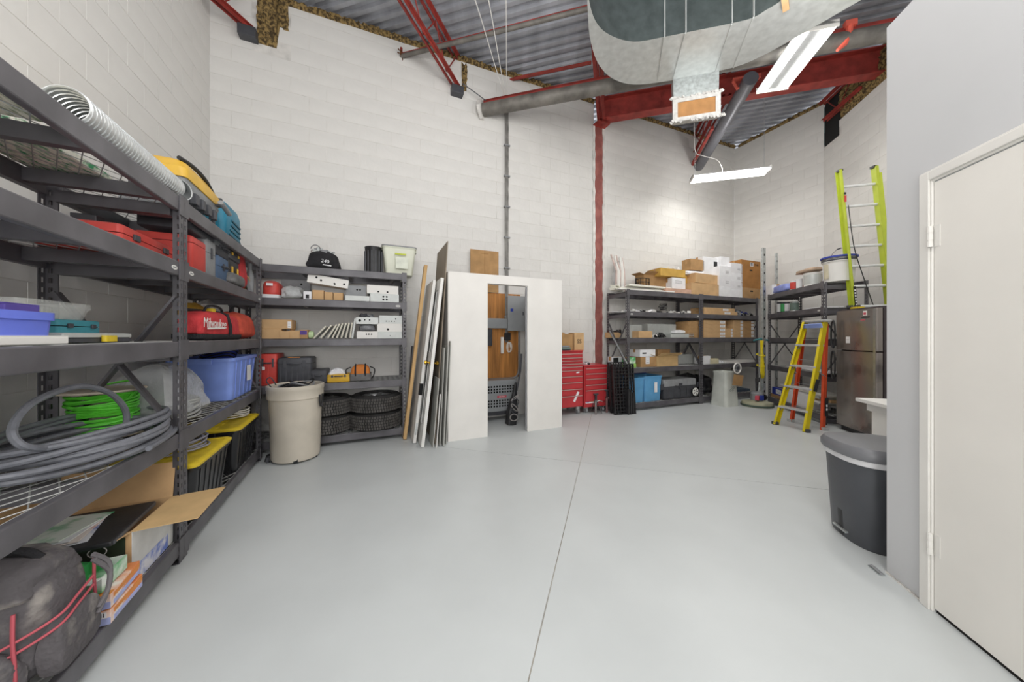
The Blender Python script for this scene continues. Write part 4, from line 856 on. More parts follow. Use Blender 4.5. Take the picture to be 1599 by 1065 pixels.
# ================================================================ RACK 3
put(R3,0,474,533,389,.14,.24,b_soft,'black_tool_bag','black tool bag with white print on top of the back corner rack','tool bag',m=BLKF,seed=20,amp=.05,top=.65)
text(bpy.data.objects['black_tool_bag'],'240',.06,PAPER,(.03,-.012,.10),(pi/2-.1,0.12,0)); P(bpy.data.objects['black_tool_bag'],'print_stripe',PAPER,MB().cb((.05,-.012,.055),(.09,.002,.012),(0,.1,0)))
t,_,_ = put(R3,0,482,520,381,.20,.16,b_jumble,'metal_tool_parts','grey metal tool parts piled on the black tool bag','tools',mats=(STEEL,GREYP,ESTEEL),n=12,seed=21,yb=401)
P(t,'wire_loop',DARKP,MB().tube([(-.06+.05*cos(s),.05,.10+.05*sin(s)) for s in [pi*j/10 for j in range(11)]],.005,5))
t,w_,h_ = put(R3,0,571,597,384,.12,.22,b_can,'ribbed_drum','black ribbed plastic drum beside the white tote','drum',m=BLACKP,lid=DARKP)
for k in range(14): a_ = 2*pi*k/14; P(t,'rib',DARKP,MB().bar((w_/2*1.0*cos(a_),w_/2+w_/2*sin(a_),.01),(w_/2*cos(a_),w_/2+w_/2*sin(a_),h_*.85),.012,.012))
CREAM = mat('cream_plastic','#dadccb',.5,0,.04,6,.03)
t,w_,h_ = put(R3,0,597,651,384,.08,.30,b_tote,'cream_tote','cream plastic tote with grey rim at the end of the top shelf','tote',m=CREAM,ribs=0,taper=.78)
P(t,'lid_rim',GREYP,MB().rloft([(w_+.012,.312,h_-.012,.04),(w_+.012,.312,h_+.003,.04),(w_-.03,.27,h_+.003,.03),(w_-.03,.27,h_-.012,.03)],c=(0,.15)),smooth=True)
P(t,'label',mat('pale_green_label','#dfe3d4',.6),MB().box(-.05,.10,-.012,-.010,h_*.2,h_*.6)); P(t,'marker_line',mat('yellow_green','#b9c33f',.6),MB().box(-.06,.08,-.014,-.011,h_*.68,h_*.73))
# shelf 2 row
t,w_,h_ = put(R3,1,407,436,436,.06,.3,b_soft,'red_bin','rounded red hood-shaped container at the left of the second shelf','container',m=REDP,seed=22,amp=.004,p=.5); P(t,'white_base',PAPER,MB().box(-w_/2,w_/2,-.01,.28,0,h_*.18)); P(t,'white_mark',PAPER,MB().cb((.0,-.008,h_*.72),(.06,.004,.03)))
put(R3,1,436,474,445,.10,.24,b_soft,'clear_bag','clear plastic bag of small parts beside the red container','bag',m=mat('milky_film','#c9cccc',.3,0,.15,12,.5,alpha=.85),seed=23,amp=.07,top=.7)
put(R3,1,474,487,455,.05,.2,b_carton,'small_carton','small white carton with black print on the second shelf','carton',m=PAPER,label=(.3,.7,.1,.6,INK))
for i,(a,b_,y) in enumerate(((488,506,453),(507,520,456),(521,536,457))):
    put(R3,1,a,b_,y,.05,.2,b_carton,'small_carton','%s of three small kraft cartons under the tilted white box'%('leftmost','middle','rightmost')[i],'carton',m=KRAFT,group=None)
t = thing('steel_junction_box','white punched steel box tilted on the three kraft cartons','electrical box', R3.pt((R3.U(486,.04)+R3.U(538,.04))/2,.03,SH[1]+.175), rot=(0,.13,R3.ang)); b_ebox(t,.42,.2,.10,((.2,.7,.012),(.32,.45,.012),(.66,.3,.012),(.9,.45,.012)),m=WHITE)
t,w_,h_ = put(R3,1,440,484,437,.32,.14,b_ebox,'steel_junction_box','grey steel box at the back behind the clear bag','electrical box',holes=((.7,.8,.012),),m=GREYP)
put(R3,1,540,577,462,.03,.24,b_ebox,'steel_junction_box','flat grey steel box low under the box with two holes','electrical box',m=ESTEEL)
put(R3,1,541,572,446,.08,.22,b_ebox,'steel_junction_box','grey steel box with two dark knockouts, left of the open-lid box','electrical box',m=GREYP,yb=462,holes=((.55,.6,.011),(.7,.6,.011)))
put(R3,1,579,623,459,.03,.24,b_ebox,'steel_junction_box','grey steel box with four knockouts at the end of the second shelf','electrical box',m=ESTEEL,holes=((.45,.65,.012),(.57,.65,.012),(.45,.3,.012),(.57,.3,.012)))
put(R3,1,574,622,446,.03,.24,b_ebox,'steel_junction_box','pale steel box with two knockouts on top of the four-hole box','electrical box',m=WHITE,yb=459,holes=((.35,.25,.011),(.65,.25,.011)))
# shelf 3 row
put(R3,2,409,440,513.5,.04,.24,b_carton,'kraft_carton','wide kraft carton low at the left of the third shelf','carton',m=KRAFT)
put(R3,2,409,456,499,.05,.24,b_carton,'kraft_carton','kraft carton with white end label on the wide carton','carton',m=KRAFT,yb=513.5,label=(.86,.98,.1,.8))
put(R3,2,437,453,517,.03,.2,b_carton,'kraft_carton','small square kraft carton in front on the third shelf','carton',m=KRAFT)
t,_,_ = put(R3,2,453,470,516,.04,.2,b_carton,'kraft_carton','small kraft carton beside the purple-labelled one','carton',m=KRAFT)
put(R3,2,468,481,515,.04,.2,b_carton,'kraft_carton','small kraft carton with purple and green label','carton',m=KRAFT2,label=(.1,.9,.45,.9,mat('purple_ink','#5a3f93',.6)))
put2(R3,R3.U(455,.1),.10,SH[2]+.07,.02,.16,.13,b_carton,'folded_cardboard','curved brown cardboard strip standing behind the kraft cartons','cardboard',m=KRAFT2,tape=False)
put(R3,2,481,490,517,.06,.1,b_soft,'green_bag','small pale green bag beside the leaning plates','bag',m=mat('pale_green','#bcd3a3',.7),seed=25)
PLATE = mat('ivory_plate','#d9d4c2',.55,0,.08,6,.03)
xs = [489,500,511,518,525,532,539,546]; tl = [.72,.62,.52,.42,.34,.28,.2,.12]
WHEN = ('leftmost, most tilted','second from the left','third from the left','fourth from the left','fourth from the right','third from the right','second from the right','rightmost, least tilted')
for i,x in enumerate(xs):
    u = R3.U(x,.05); t = thing('cover_plate','ivory steel cover plate in the leaning row, %s' % WHEN[i],'cover plate', R3.pt(u,.05,SH[2]+.012), rot=(0,tl[i],R3.ang), group='leaning cover plates on the third shelf')
    P(t,'plate',PLATE,MB().box(0,.016,0,.22,0,.19),bevel=.002); P(t,'rim',ESTEEL,MB().box(.016,.02,.005,.215,.005,.185)); P(t,'groove',HOLE,MB().box(.0165,.0185,-.001,.001,.01,.18))
t = thing('tall_cover_plate','taller grey cover plate standing almost upright beside the steel boxes','cover plate', R3.pt(R3.U(549,.04),.04,SH[2]+.006), rot=(0,.14,R3.ang)); P(t,'plate',ESTEEL,MB().box(0,.012,0,.2,0,.25),bevel=.002); P(t,'flange',ESTEEL,MB().box(.012,.02,0,.006,.0,.25))
put(R3,2,558,590,517.5,.03,.24,b_ebox,'steel_junction_box','bottom left steel box with three knockouts on the third shelf','electrical box',m=WHITE,holes=((.45,.6,.009),(.57,.6,.009),(.7,.6,.009)))
put(R3,2,560,587,506,.04,.22,b_soft,'bagged_fitting','dark fitting in plastic between two steel boxes','fitting',m=mat('smoky_film','#77787b',.3,0,.3,14,.4),seed=27,yb=517.5)
put(R3,2,557,591,495.5,.03,.24,b_ebox,'steel_junction_box','steel box with three knockouts above the bagged fitting','electrical box',m=ESTEEL,yb=506,holes=((.15,.5,.016),(.38,.6,.009),(.6,.6,.009)))
put(R3,2,562,583,488,.08,.14,b_jumble,'small_fittings','small dark cable fittings on the left steel box stack','fittings',mats=(DARKP,GREYP),n=6,seed=28,yb=495.5)
put(R3,2,591,628,518,.03,.24,b_ebox,'steel_junction_box','bottom right plain steel box on the third shelf','electrical box',m=ESTEEL,holes=((.5,.4,.006),))
put(R3,2,590,628,505.5,.03,.24,b_ebox,'steel_junction_box','middle right steel box with one large knockout','electrical box',m=WHITE,yb=518,holes=((.42,.3,.014),))
put(R3,2,593,628,493,.03,.24,b_ebox,'steel_junction_box','top right steel box with a row of small knockouts','electrical box',m=ESTEEL,yb=505.5,holes=((.3,.3,.007),(.42,.3,.007),(.54,.3,.007),(.66,.3,.007),(.72,.6,.009)))
# shelf 4 row
t,w_,h_ = put(R3,3,404,433,553,.04,.34,b_case,'red_crate','red stackable tool crate next to the black tool chest','tool crate',m=REDP,seam=.72,ribs=3); P(t,'badge',PAPER,MB().box(-w_*.3,-w_*.15,-.010,-.004,h_*.5,h_*.6))
t,w_,h_ = put(R3,3,433,487,559,.02,.36,b_case,'tool_chest','black plastic tool chest with orange lid strip on the fourth shelf','tool chest',m=DARKP,seam=.78,ribs=6); P(t,'orange_strip',mat('orange_plastic','#d98a3c',.5),MB().box(-w_*.22,w_*.12,.05,.09,h_,h_+.006))
t,w_,h_ = put(R3,3,484,511,578,.02,.3,b_case,'small_tool_box','small black toolbox right of the black tool chest','toolbox',m=DARKP,seam=.6)
t,w_,h_ = put(R3,3,511,547,585,.03,.22,b_case,'yellow_case','flat yellow case under a white cloth on the fourth shelf','case',m=DWY,la=DARKP,seam=.8)
t = put2(R3,R3.U(526,.04),.05,SH[3]+.08,.22,.18,.085,b_soft,'white_cloth','crumpled white cloth on the yellow case','cloth',m=PAPER,seed=30,amp=.12,top=.4)
t,w_,h_ = put(R3,3,546,580,570,.02,.22,b_soft,'orange_tool_bag','small orange and grey tool bag with black handles','tool bag',m=mat('orange_cloth','#cc7a35',.8,0,.1,12,.2),seed=31,amp=.01,p=.3,top=.8,base=mat('grey_cloth'),straps=2)
P(t,'lower_panel',mat('grey_cloth'),MB().rloft([(w_*1.0,.225,.01,.03),(w_*1.02,.23,h_*.45,.03)],c=(0,.11)),smooth=True)
for s in (-1,1): P(t,'side_handle',BLKF,MB().tube(smoothline([Vector(q) for q in ((s*w_*.45,.08,h_*.85),(s*w_*.66,.05,h_*.7),(s*w_*.62,.05,h_*.3),(s*w_*.5,.08,h_*.1))],4),.007,6),smooth=True)
# tyres
RUB = mat('tyre_rubber','#2b2a2a',.8,0,.25,12,.3)
treadm = None
def tyre(label, u, v, z, r, wd, rim=False):
    t = thing('car_tyre', label, 'tyre', R3.pt(u,v,z), R3.ang)
    P(t,'carcass',RUB,MB().lathe([(r*.60,.02),(r*.66,.0),(r*.86,.0),(r*.965,.03),(r*.985,.06),(r*.985,wd-.06),(r*.965,wd-.03),(r*.86,wd),(r*.66,wd),(r*.60,wd-.02),(r*.60,.02)],48),smooth=True)
    b = MB()
    for k in range(64):
        a_ = 2*pi*k/64
        for row in range(5):
            zz = wd*(.18+.16*row); aa = a_+(.03*(row-2)*(1 if row<3 else -1)*(1))+(.05*abs(row-2)); b.cb((r*.988*cos(aa),r*.988*sin(aa),zz),(.016,.020,wd*.125),(0,0,aa))
    o = P(t,'tread',mat('worn_tread_rubber','#565350',.8,0,.25,12,.3),b); o['kind'] = 'stuff'
    if rim:
        P(t,'wheel_rim',mat('alloy','#a8a9aa',.35,.8,.1,8,.05),MB().lathe([(r*.60,wd-.03),(r*.55,wd-.04),(r*.50,wd-.09),(.001,wd-.07)],28),smooth=True)
        for k in range(5): a_ = 2*pi*k/5; P(t,'spoke',mat('alloy'),MB().bar((.03*cos(a_),.03*sin(a_),wd-.05),(r*.57*cos(a_),r*.57*sin(a_),wd-.03),.05,.02),bevel=.004)
    return t
uL, uR = R3.U(510,.25), R3.U(588,.25)
for i in range(2):
    tyre('%s tyre of the left stack behind the beige barrel'%('lower','upper')[i], uL, .235, SH[4]+.006+.215*i, .29, .21, i==1)
    tyre('%s tyre of the right stack beside the end post'%('lower','upper')[i], uR, .225, SH[4]+.006+.215*i, .31, .21, i==1)
# ================================================================ barrel
BEI = mat('beige_plastic','#cdc4b5',.45,0,.06,5,.03)
t = thing('waste_barrel','tall beige plastic waste barrel in front of the tyres','waste barrel',(-2.31,3.46,.02),.4)
P(t,'barrel',BEI,MB().lathe([(.001,0),(.215,0),(.222,.02),(.24,.62),(.242,.63),(.256,.635),(.258,.72),(.262,.725),(.262,.765),(.250,.77),(.240,.76),(.236,.63),(.212,.03),(.001,.03)],40),smooth=True)
for a_ in (-.35,2.7):
    P(t,'handle',BLACKP,MB().tube(smoothline([Vector((.262*cos(a_+q*.10),.262*sin(a_+q*.10),z)) for q,z in ((-1,.66),(-1,.58),(0,.53),(1,.58),(1,.66))],4),.011,6),smooth=True)
for a_ in (3.6,4.9,6.0): P(t,'caster',BLACKP,MB().cyl((.19*cos(a_)-.02,.19*sin(a_),.015),(.19*cos(a_)+.02,.19*sin(a_),.015),.032,12))
rr = random.Random(41)
for k in range(8): P(t,'cable_scrap',BLACKP if k%3 else GREYP,MB().tube([(.06*cos(k)+.11*cos(s),.06*sin(k)+.10*sin(s),.70+.012*k+.02*sin(2*s+k)) for s in [2*pi*j/16 for j in range(16)]],.009,5,True),smooth=True)
P(t,'wire_hook',DARKP,MB().tube(smoothline([Vector(q) for q in ((-.18,-.05,.72),(-.24,-.08,.82),(-.20,-.1,.86),(-.16,-.08,.78))],4),.006,5),smooth=True)
t = thing('drum_dolly','black wheeled dolly foot showing at the left under the beige barrel','dolly',(-2.49,3.36,0),.4)
P(t,'frame',BLACKP,MB().rloft([(.12,.10,.02,.02),(.10,.08,.07,.02)]),smooth=True)
for x in (-.03,.03): P(t,'wheel',DARKP,MB().cyl((x-.012,-.03,.03),(x+.012,-.03,.03),.03,14))
# ================================================================ red tool cabinets
CHR = mat('red_enamel','#c03a3f',.32,.1,.06,5,.02); TRIM = mat('pale_drawer_pull','#c9a9a4',.35,.5,.05,5,0)
def chest(label, e0, e1, h, hs, bz, dep=.42, casters=True, dv=-.42):
    t = thing('tool_cabinet', label, 'tool cabinet', FB.pt((e0+e1)/2-EW0,dv,0), FB.ang); w_ = e1-e0
    P(t,'cabinet',CHR,MB().box(-w_/2,w_/2,.006,dep-.03,bz,h),bevel=.006); P(t,'lid',CHR,MB().box(-w_/2-.006,w_/2+.006,-.006,dep-.02,h,h+.02),bevel=.004)
    z = h-.03
    for i,q in enumerate(hs):
        d = P(t,'drawer',CHR,MB().box(-w_/2+.02,w_/2-.02,-.008,.006,z-q+.006,z),bevel=.002); P(d,'drawer_pull',TRIM,MB().box(-w_/2+.022,w_/2-.022,-.020,-.008,z-.014,z-.002),bevel=.002); z -= q
    if casters:
        for x in (-w_/2+.07,w_/2-.07):
            for y in (.06,dep-.1):
                c_ = P(t,'caster',STEEL,MB().box(x-.03,x+.03,y-.02,y+.03,.07,bz)); P(c_,'wheel',GREYP,MB().cyl((x-.018,y,.042),(x+.018,y,.042),.042,16),smooth=True)
    return t, w_
t, w_ = chest('tall red rolling tool cabinet beside the white closet', 2.60, 3.245, 1.045, (.065,.05,.05,.05,.06,.10,.10,.11,.11,.19), .13)
P(t,'sticker',PAPER,MB().cb((w_*.28,-.012,.30),(.04,.003,.18),(0,.5,0))); P(t,'sticker',PAPER,MB().cb((w_*.33,-.012,.70),(.06,.003,.02),(0,-.15,0))); P(t,'sticker',PINK,MB().cb((-w_*.1,-.010,.79),(.10,.003,.05)))
t, w_ = chest('shorter red tool cabinet between the tall one and the black grates', 3.275, 3.755, .79, (.09,.09,.10,.09,.20), .10, casters=True)
P(t,'label_plate',PAPER,MB().box(-w_*.45,-w_*.08,-.004,.004,.17,.25)); P(t,'label_print',BLUE3,MB().box(-w_*.43,-w_*.30,-.006,-.004,.185,.235)); P(t,'label_print',GREEN,MB().box(-w_*.28,-w_*.1,-.006,-.004,.19,.215))
u_ = FB.U(904,-.40)
put2(FB,FB.U(905,-.38),-.38,1.066,.19,.18,.29,b_carton,'old_carton','old kraft carton with handwriting on the tall red cabinet','carton',m=KRAFT,mark='SS')
put2(FB,FB.U(886,-.36),-.36,1.066,.22,.2,.27,b_carton,'open_carton','torn brown carton left of the old kraft carton','carton',m=KRAFT2,opened=True,flaps=(0,.3,0,0))
put2(FB,FB.U(884,-.42),-.42,1.066,.20,.05,.10,b_paperpack,'book_stack','stack of grey-green manuals in front of the torn carton','manuals',m=GREYP,n=3,cols=(DARKP,mat('grey_green_cover','#6f8179',.6),GREYP))
put2(FB,FB.U(917,-.3),-.34,.812,.10,.1,.05,b_jumble,'hand_tools','small hand tools left on the shorter red cabinet','tools',mats=(DARKP,PAPER,STEEL),n=6,seed=50)
def jack(label, px, py, h, col):
    Y = F*CZ/(py-HY); t = thing('jack_stand', label, 'jack stand', ((px-CX)/F*Y, Y, 0), .5)
    for k in range(4): a_ = pi/4+k*pi/2; P(t,'leg',col,MB().bar((.10*cos(a_),.10*sin(a_),.0),(.022*cos(a_),.022*sin(a_),h*.62),.034,.006),bevel=.002)
    P(t,'base_ring',col,MB().tube([(.09*cos(pi/4+k*pi/2),.09*sin(pi/4+k*pi/2),.03) for k in range(4)],.008,5,True)); P(t,'collar',col,MB().cyl((0,0,h*.55),(0,0,h*.68),.03,12))
    P(t,'ratchet_post',DARKP,MB().box(-.014,.014,-.014,.014,h*.4,h*.94)); P(t,'saddle',DARKP,MB().box(-.045,.045,-.02,.02,h*.93,h),bevel=.006); P(t,'lever',STEEL,MB().tube([(0,-.03,h*.62),(.04,-.05,h*.66),(.09,-.06,h*.60)],.006,6))
BRZ = mat('worn_dark_red','#5b3a3a',.5,.4,.3,10,.1)
jack('jack stand in front of the shorter red cabinet, left of two', 931, 645, .33, mat('worn_grey_steel','#6d6866',.5,.5,.3,10,.1)); jack('taller jack stand nearest the black plastic grates', 948, 642.5, .38, BRZ)
# ---------- black plastic grates
def grate(label, pos, rz, tilt, w_, h_):
    t = thing('plastic_grate', label, 'plastic grate', pos, rot=(tilt,0,rz))
    P(t,'frame',BLACKP,MB().box(-w_/2,-w_/2+.02,0,.04,0,h_).box(w_/2-.02,w_/2,0,.04,0,h_).box(-w_/2,w_/2,0,.04,0,.02).box(-w_/2,w_/2,0,.04,h_-.02,h_))
    nx, nz = 7, 15
    for k in range(1,nx): x = -w_/2+w_*k/nx; P(t,'bar',BLACKP,MB().box(x-.005,x+.005,.004,.036,.02,h_-.02))
    for k in range(1,nz): z = h_*k/nz; P(t,'bar',BLACKP,MB().box(-w_/2+.02,w_/2-.02,.004,.036,z-.005,z+.005))
grate('front black plastic grate leaning between the cabinets and the rack', R4.pt(-.14,-.12,.0), R4.ang-.15, -.09, .40, .84)
grate('rear black plastic grate leaning behind the front one', R4.pt(-.12,.02,.0), R4.ang-.05, -.09, .38, .86)
t = thing('grate_stack','low stack of black plastic grate panels on edge by the rack post','grate stack', R4.pt(-.10,-.16,0), R4.ang+.1)
for k in range(3): P(t,'panel',BLACKP,MB().box(-.02+.05*k,.02+.05*k,0,.35,0,.42-.03*k),bevel=.003)
t = thing('steel_pry_bar','grey steel bar leaning across the left end of the blue tote rack','bar', R4.pt(-.05,.40,1.40)); bq = R4.pt(.0,-.02,.80)-R4.pt(-.05,.40,1.40); P(t,'bar',GREYP,MB().tube([(0,0,0),tuple(bq)],.014,8),smooth=True)
# ================================================================ RACK 4
t = thing('trim_board_stack','long white trim boards stacked over the front of the rack top','trim boards', R4.pt(.52,.03,SH[0]+.005), R4.ang+.0)
for k in range(5):
    P(t,'trim_board',mat('ivory_trim','#dedccf',.55,0,.05,6,.03) if k%2 else WHITE,MB().cb((.03*k-.02,.05+.05*(k%3),.012+.022*k),(1.25-.06*k,.09,.02),(0,0,.02*(k-2))),bevel=.003)
t = thing('trim_board_stack','ivory trim boards lying across the left end of the rack top','trim boards', R4.pt(.02,.10,SH[0]+.005), R4.ang+.5)
for k in range(4): P(t,'trim_board',mat('ivory_trim'),MB().cb((.06,.16,.012+.022*k),(.36,.09+.03*(k%2),.02),(0,0,.05*(k-1))),bevel=.003)
t = thing('white_pipe_bundle','bundle of white plastic pipes and film standing on the rack top against the wall','pipe bundle', R4.pt(.20,.40,SH[0]+.10), R4.ang)
rr = random.Random(60)
for k in range(7): P(t,'pipe',WHITE if k%3 else mat('pinkish_pipe','#cdb9b2',.5),MB().tube([(-.10+.035*k+rr.uniform(-.02,.02),rr.uniform(-.03,.03),-.08),(-.09+.03*k,0,.30),(-.16+.045*k+rr.uniform(-.03,.03),.05,.58+rr.uniform(-.12,.06))],.016,8),smooth=True)
P(t,'film',mat('thin_film'),soft_mesh(.20,.14,.50,7,.10,.6,.8,6),smooth=True)
t = thing('wire_cage','small black wire cage on the rack top behind the trim boards','wire cage', R4.pt(R4.U(1010,.2),.2,SH[0]+.13), R4.ang)
for z in (0,.07,.14): P(t,'hoop',BLACKP,MB().tube([(.15*cos(s),.10+.09*sin(s),z) for s in [2*pi*j/20 for j in range(20)]],.008,5,True),smooth=True)
for k in range(8): a_ = 2*pi*k/8; P(t,'upright',BLACKP,MB().cyl((.15*cos(a_),.10+.09*sin(a_),0),(.15*cos(a_),.10+.09*sin(a_),.14),.007,5))
put(R4,0,1006,1050,430,.26,.22,b_carton,'open_carton','open kraft carton with papers behind the trim boards','carton',m=KRAFT2,opened=True,flaps=(.3,0,.4,.4),yb=447)
put(R4,0,1050,1071,434,.12,.25,b_carton,'white_carton','small white carton with print beneath the yellow carton','carton',m=PAPER,label=(.1,.9,.4,.8,PAPER),yb=451)
put(R4,0,1032,1071,420,.12,.28,b_carton,'yellow_carton','mustard yellow carton on the rack top left of the kraft cartons','carton',m=KRAFT3,yb=432)
put(R4,0,1035,1066,415,.18,.16,b_jumble,'small_parts','small white parts on the mustard yellow carton','parts',mats=(PAPER,WHITE,YELP),n=8,seed=62,yb=420)
put(R4,0,1068,1093,431,.20,.25,b_carton,'yellow_carton','second mustard carton leaning behind the upper kraft carton','carton',m=KRAFT3,yb=450)
put(R4,0,1080,1123,443,.03,.3,b_carton,'kraft_carton','lower wide kraft carton on the seam between the right racks','carton',m=KRAFT)
put(R4,0,1085,1123,428,.05,.3,b_carton,'kraft_carton','upper kraft carton slightly askew on the lower wide one','carton',m=KRAFT,yb=443,rz=.06)
put(R4,0,1072,1105,422,.12,.3,b_soft,'white_bag','flattened white bag under the brown tub','bag',m=PAPER,seed=63,amp=.05,yb=430)
put(R4,0,1079,1100,405,.16,.2,b_carton,'brown_carton','small brown carton standing on the white bag','carton',m=KRAFT2,yb=422)
put(R4,0,1040,1080,451,.02,.2,b_carton,'pinkish_carton','low pinkish carton between the trim boards and the kraft cartons','carton',m=mat('pink_kraft','#caa48f',.85),tape=False)
WC = mat('white_carton','#e2e1e3',.65,0,.04,6,.03)
gi = 0
for (x0,x1,ys,lab) in ((1124,1142,(447,431,416),'left'),(1142,1160,(452,440,426,411),'right')):
    yb = None
    for i,y in enumerate(ys):
        nm = ('bottom','second','third','top')[i]
        put(R5,0,x0,x1,y,.03,.26,b_carton,'white_carton','%s white carton of the %s white stack on the far rack'%(nm,lab),'carton',m=WC if i%2 else PAPER,yb=yb,label=(.5,.85,.2,.6,WC) if i>0 else None,tape=False); yb = y
put(R5,0,1098,1126,402,.16,.26,b_carton,'white_carton','large white carton behind the stacks with small black mark','carton',m=PAPER,yb=432,label=(.6,.8,.5,.8,INK)); put(R5,0,1098,1126,432,.16,.26,b_carton,'white_carton','white carton under the large marked one at the back','carton',m=WC)
put(R5,0,1126,1140,401,.10,.2,b_carton,'white_carton','small white carton topping the left white stack','carton',m=PAPER,yb=416,tape=False)
put(R5,0,1161,1187,450,.03,.3,b_carton,'brown_carton','lower tall brown carton at the end of the far rack top','carton',m=KRAFT2,hole=True)
t,w_,h_ = put(R5,0,1158,1188,407,.03,.3,b_carton,'brown_carton','upper tall brown carton with lettering and hand hole','carton',m=mat('amber_cardboard','#a5733c',.85,0,.12,6,.05),yb=450,label=(.45,.62,.80,.93),hole=True); text(t,'OHB',.06,INK,(w_*.28,-.003,h_*.86))
# shelf 2
put(R4,1,985,1040,482,.05,.36,b_jumble,'white_fittings','pile of white and black fittings at the left of the second shelf','fittings',mats=(WHITE,BLACKP,PAPER),n=34,seed=64)
put(R4,1,1040,1090,484,.05,.36,b_jumble,'white_fittings','pile of white fittings at the right of the second shelf','fittings',mats=(WHITE,WHITE,DARKP),n=30,seed=65)
put(R4,1,1034,1046,474,.14,.12,b_coil,'black_cable_coil','small black cable coil on the white fittings','cable coil',m=BLACKP,turns=5,seed=4,lift=.06)
put(R4,1,956,978,486,.32,.15,b_paperpack,'paper_stack','loose white papers at the left end of the second shelf','papers',n=3)
for i,(x0,x1,y,yb) in enumerate(((1100,1152,486,None),(1100,1148,481,486))):
    put(R5,1,x0,x1,y,.04,.3,b_carton,'flat_kraft_carton','%s flat kraft carton on the second shelf of the far rack'%('lower','upper')[i],'carton',m=KRAFT,yb=yb,label=(.60,.78,.2,.8))
put(R5,1,1152,1182,482,.10,.26,b_jumble,'tool_pile','dark blue and grey tools at the end of the far rack second shelf','tools',mats=(BLUE3,GREYP,BLACKP,ESTEEL),n=20,seed=66)
# shelf 3: flat carton stacks
n_=0
for (x0,x1,tops,lab,md) in ((1076,1099,(524,519,513,507,502),'first',KRAFT2),(1100,1134,(524,518,512,506,500),'second',KRAFT),(1134,1145,(522,517,513),'third',KRAFT),(1146,1161,(522,516,510,505,500),'fourth',KRAFT),(1162,1178,(522,516,510,505,501),'fifth',KRAFT2)):
    yb = None; frx = R4 if x1 < 1100 else R5
    for i,y in enumerate(tops):
        put(frx,2,x0,x1,y,.04,.3,b_carton,'flat_kraft_carton','flat kraft carton %s up in the %s stack from the left'%(('lowest','second','third','fourth','topmost')[i],lab),'carton',m=md,yb=yb,label=(.72,.96,.15,.85) if frx is R5 else None,tape=False); yb = y
put(R4,2,983,1003,507,.20,.2,b_carton,'white_panel_box','large pale grey box at the back left of the third shelf','box',m=ESTEEL,tape=False)
put(R4,2,1012,1056,506,.22,.2,b_carton,'white_panel_box','long pale grey box behind the open kraft tray','box',m=ESTEEL,tape=False)
put(R4,2,998,1019,517,.04,.24,b_carton,'open_carton','open kraft tray carton with raised lid on the third shelf','carton',m=KRAFT,opened=True,flaps=(0,.9,0,0))
put(R4,2,1018,1045,519,.05,.2,b_jumble,'black_parts','black and white parts beside the open tray','parts',mats=(BLACKP,BLACKP,WHITE),n=14,seed=67)
put(R4,2,1048,1084,521,.04,.3,b_ebox,'flat_steel_tray','flat pale metal tray at the right of the third shelf','tray',m=ESTEEL)
put(R4,2,1056,1074,515,.10,.2,b_soft,'white_bag','small white bag on the flat metal tray','bag',m=PAPER,seed=68,yb=521)
for i,(x0,x1) in enumerate(((951,963),(963,978))):
    put(R4,2,x0,x1,519,.42,.10,b_carton,'small_bin_carton','%s of two small open kraft bins of dark fittings'%('left','right')[i],'carton',m=KRAFT,opened=True,flaps=(0,0,0,0))
put(R4,2,954,978,514,.42,.10,b_jumble,'dark_fittings','dark pipe fittings standing in the small kraft bins','fittings',mats=(DARKP,BRZ,BLACKP),n=14,seed=69,yb=521)
# shelf 4
put(R4,3,956,976,557,.36,.12,b_carton,'white_carton','small white carton behind the leaning steel bar','carton',m=PAPER,label=(.1,.5,.4,.9,INK))
put(R4,3,985,994,568,.06,.2,b_carton,'lime_carton','small lime green carton at the left of the fourth shelf','carton',m=mat('lime','#9ecf6a',.6),tape=False)
put(R4,3,984,993,558,.10,.2,b_carton,'green_white_carton','green and white carton behind the lime one','carton',m=mat('green_print'),yb=568)
put(R4,3,1001,1026,557,.06,.28,b_carton,'brown_carton','brown carton with shipping label under the white carton','carton',m=KRAFT2,label=(.3,.55,.3,.95))
put(R4,3,1000,1024,546,.06,.28,b_carton,'white_carton','white carton on the labelled brown carton','carton',m=PAPER,yb=557,label=(.15,.4,.4,.6,INK))
put(R4,3,1028,1047,546,.20,.2,b_carton,'brown_carton','brown carton standing behind the torn open kraft carton','carton',m=KRAFT2)
put(R4,3,1026,1059,556,.04,.26,b_carton,'open_carton','torn open kraft carton on the fourth shelf','carton',m=mat('pale_kraft','#cdab79',.85,0,.1,6,.05),opened=True,flaps=(.2,0,.5,.5))
put(R4,3,1060,1085,553,.30,.18,b_carton,'pale_box','pale box at the back of the fourth shelf near the brace','box',m=ESTEEL,tape=False)
put(R5,3,1099,1110,556,.06,.2,b_carton,'white_carton','small white carton at the left of the far rack fourth shelf','carton',m=PAPER); put(R5,3,1109,1123,560,.06,.2,b_carton,'kraft_carton','small cream carton beside the small white one','carton',m=mat('cream_card','#d8cfae',.8))
put(R5,3,1124,1136,563,.08,.16,b_jumble,'small_parts','small dark parts in the middle of the far rack fourth shelf','parts',mats=(DARKP,PAPER),n=8,seed=70)
put(R5,3,1136,1180,563,.05,.34,b_ebox,'flat_steel_tray','long flat white tray on the far rack fourth shelf','tray',m=WHITE)
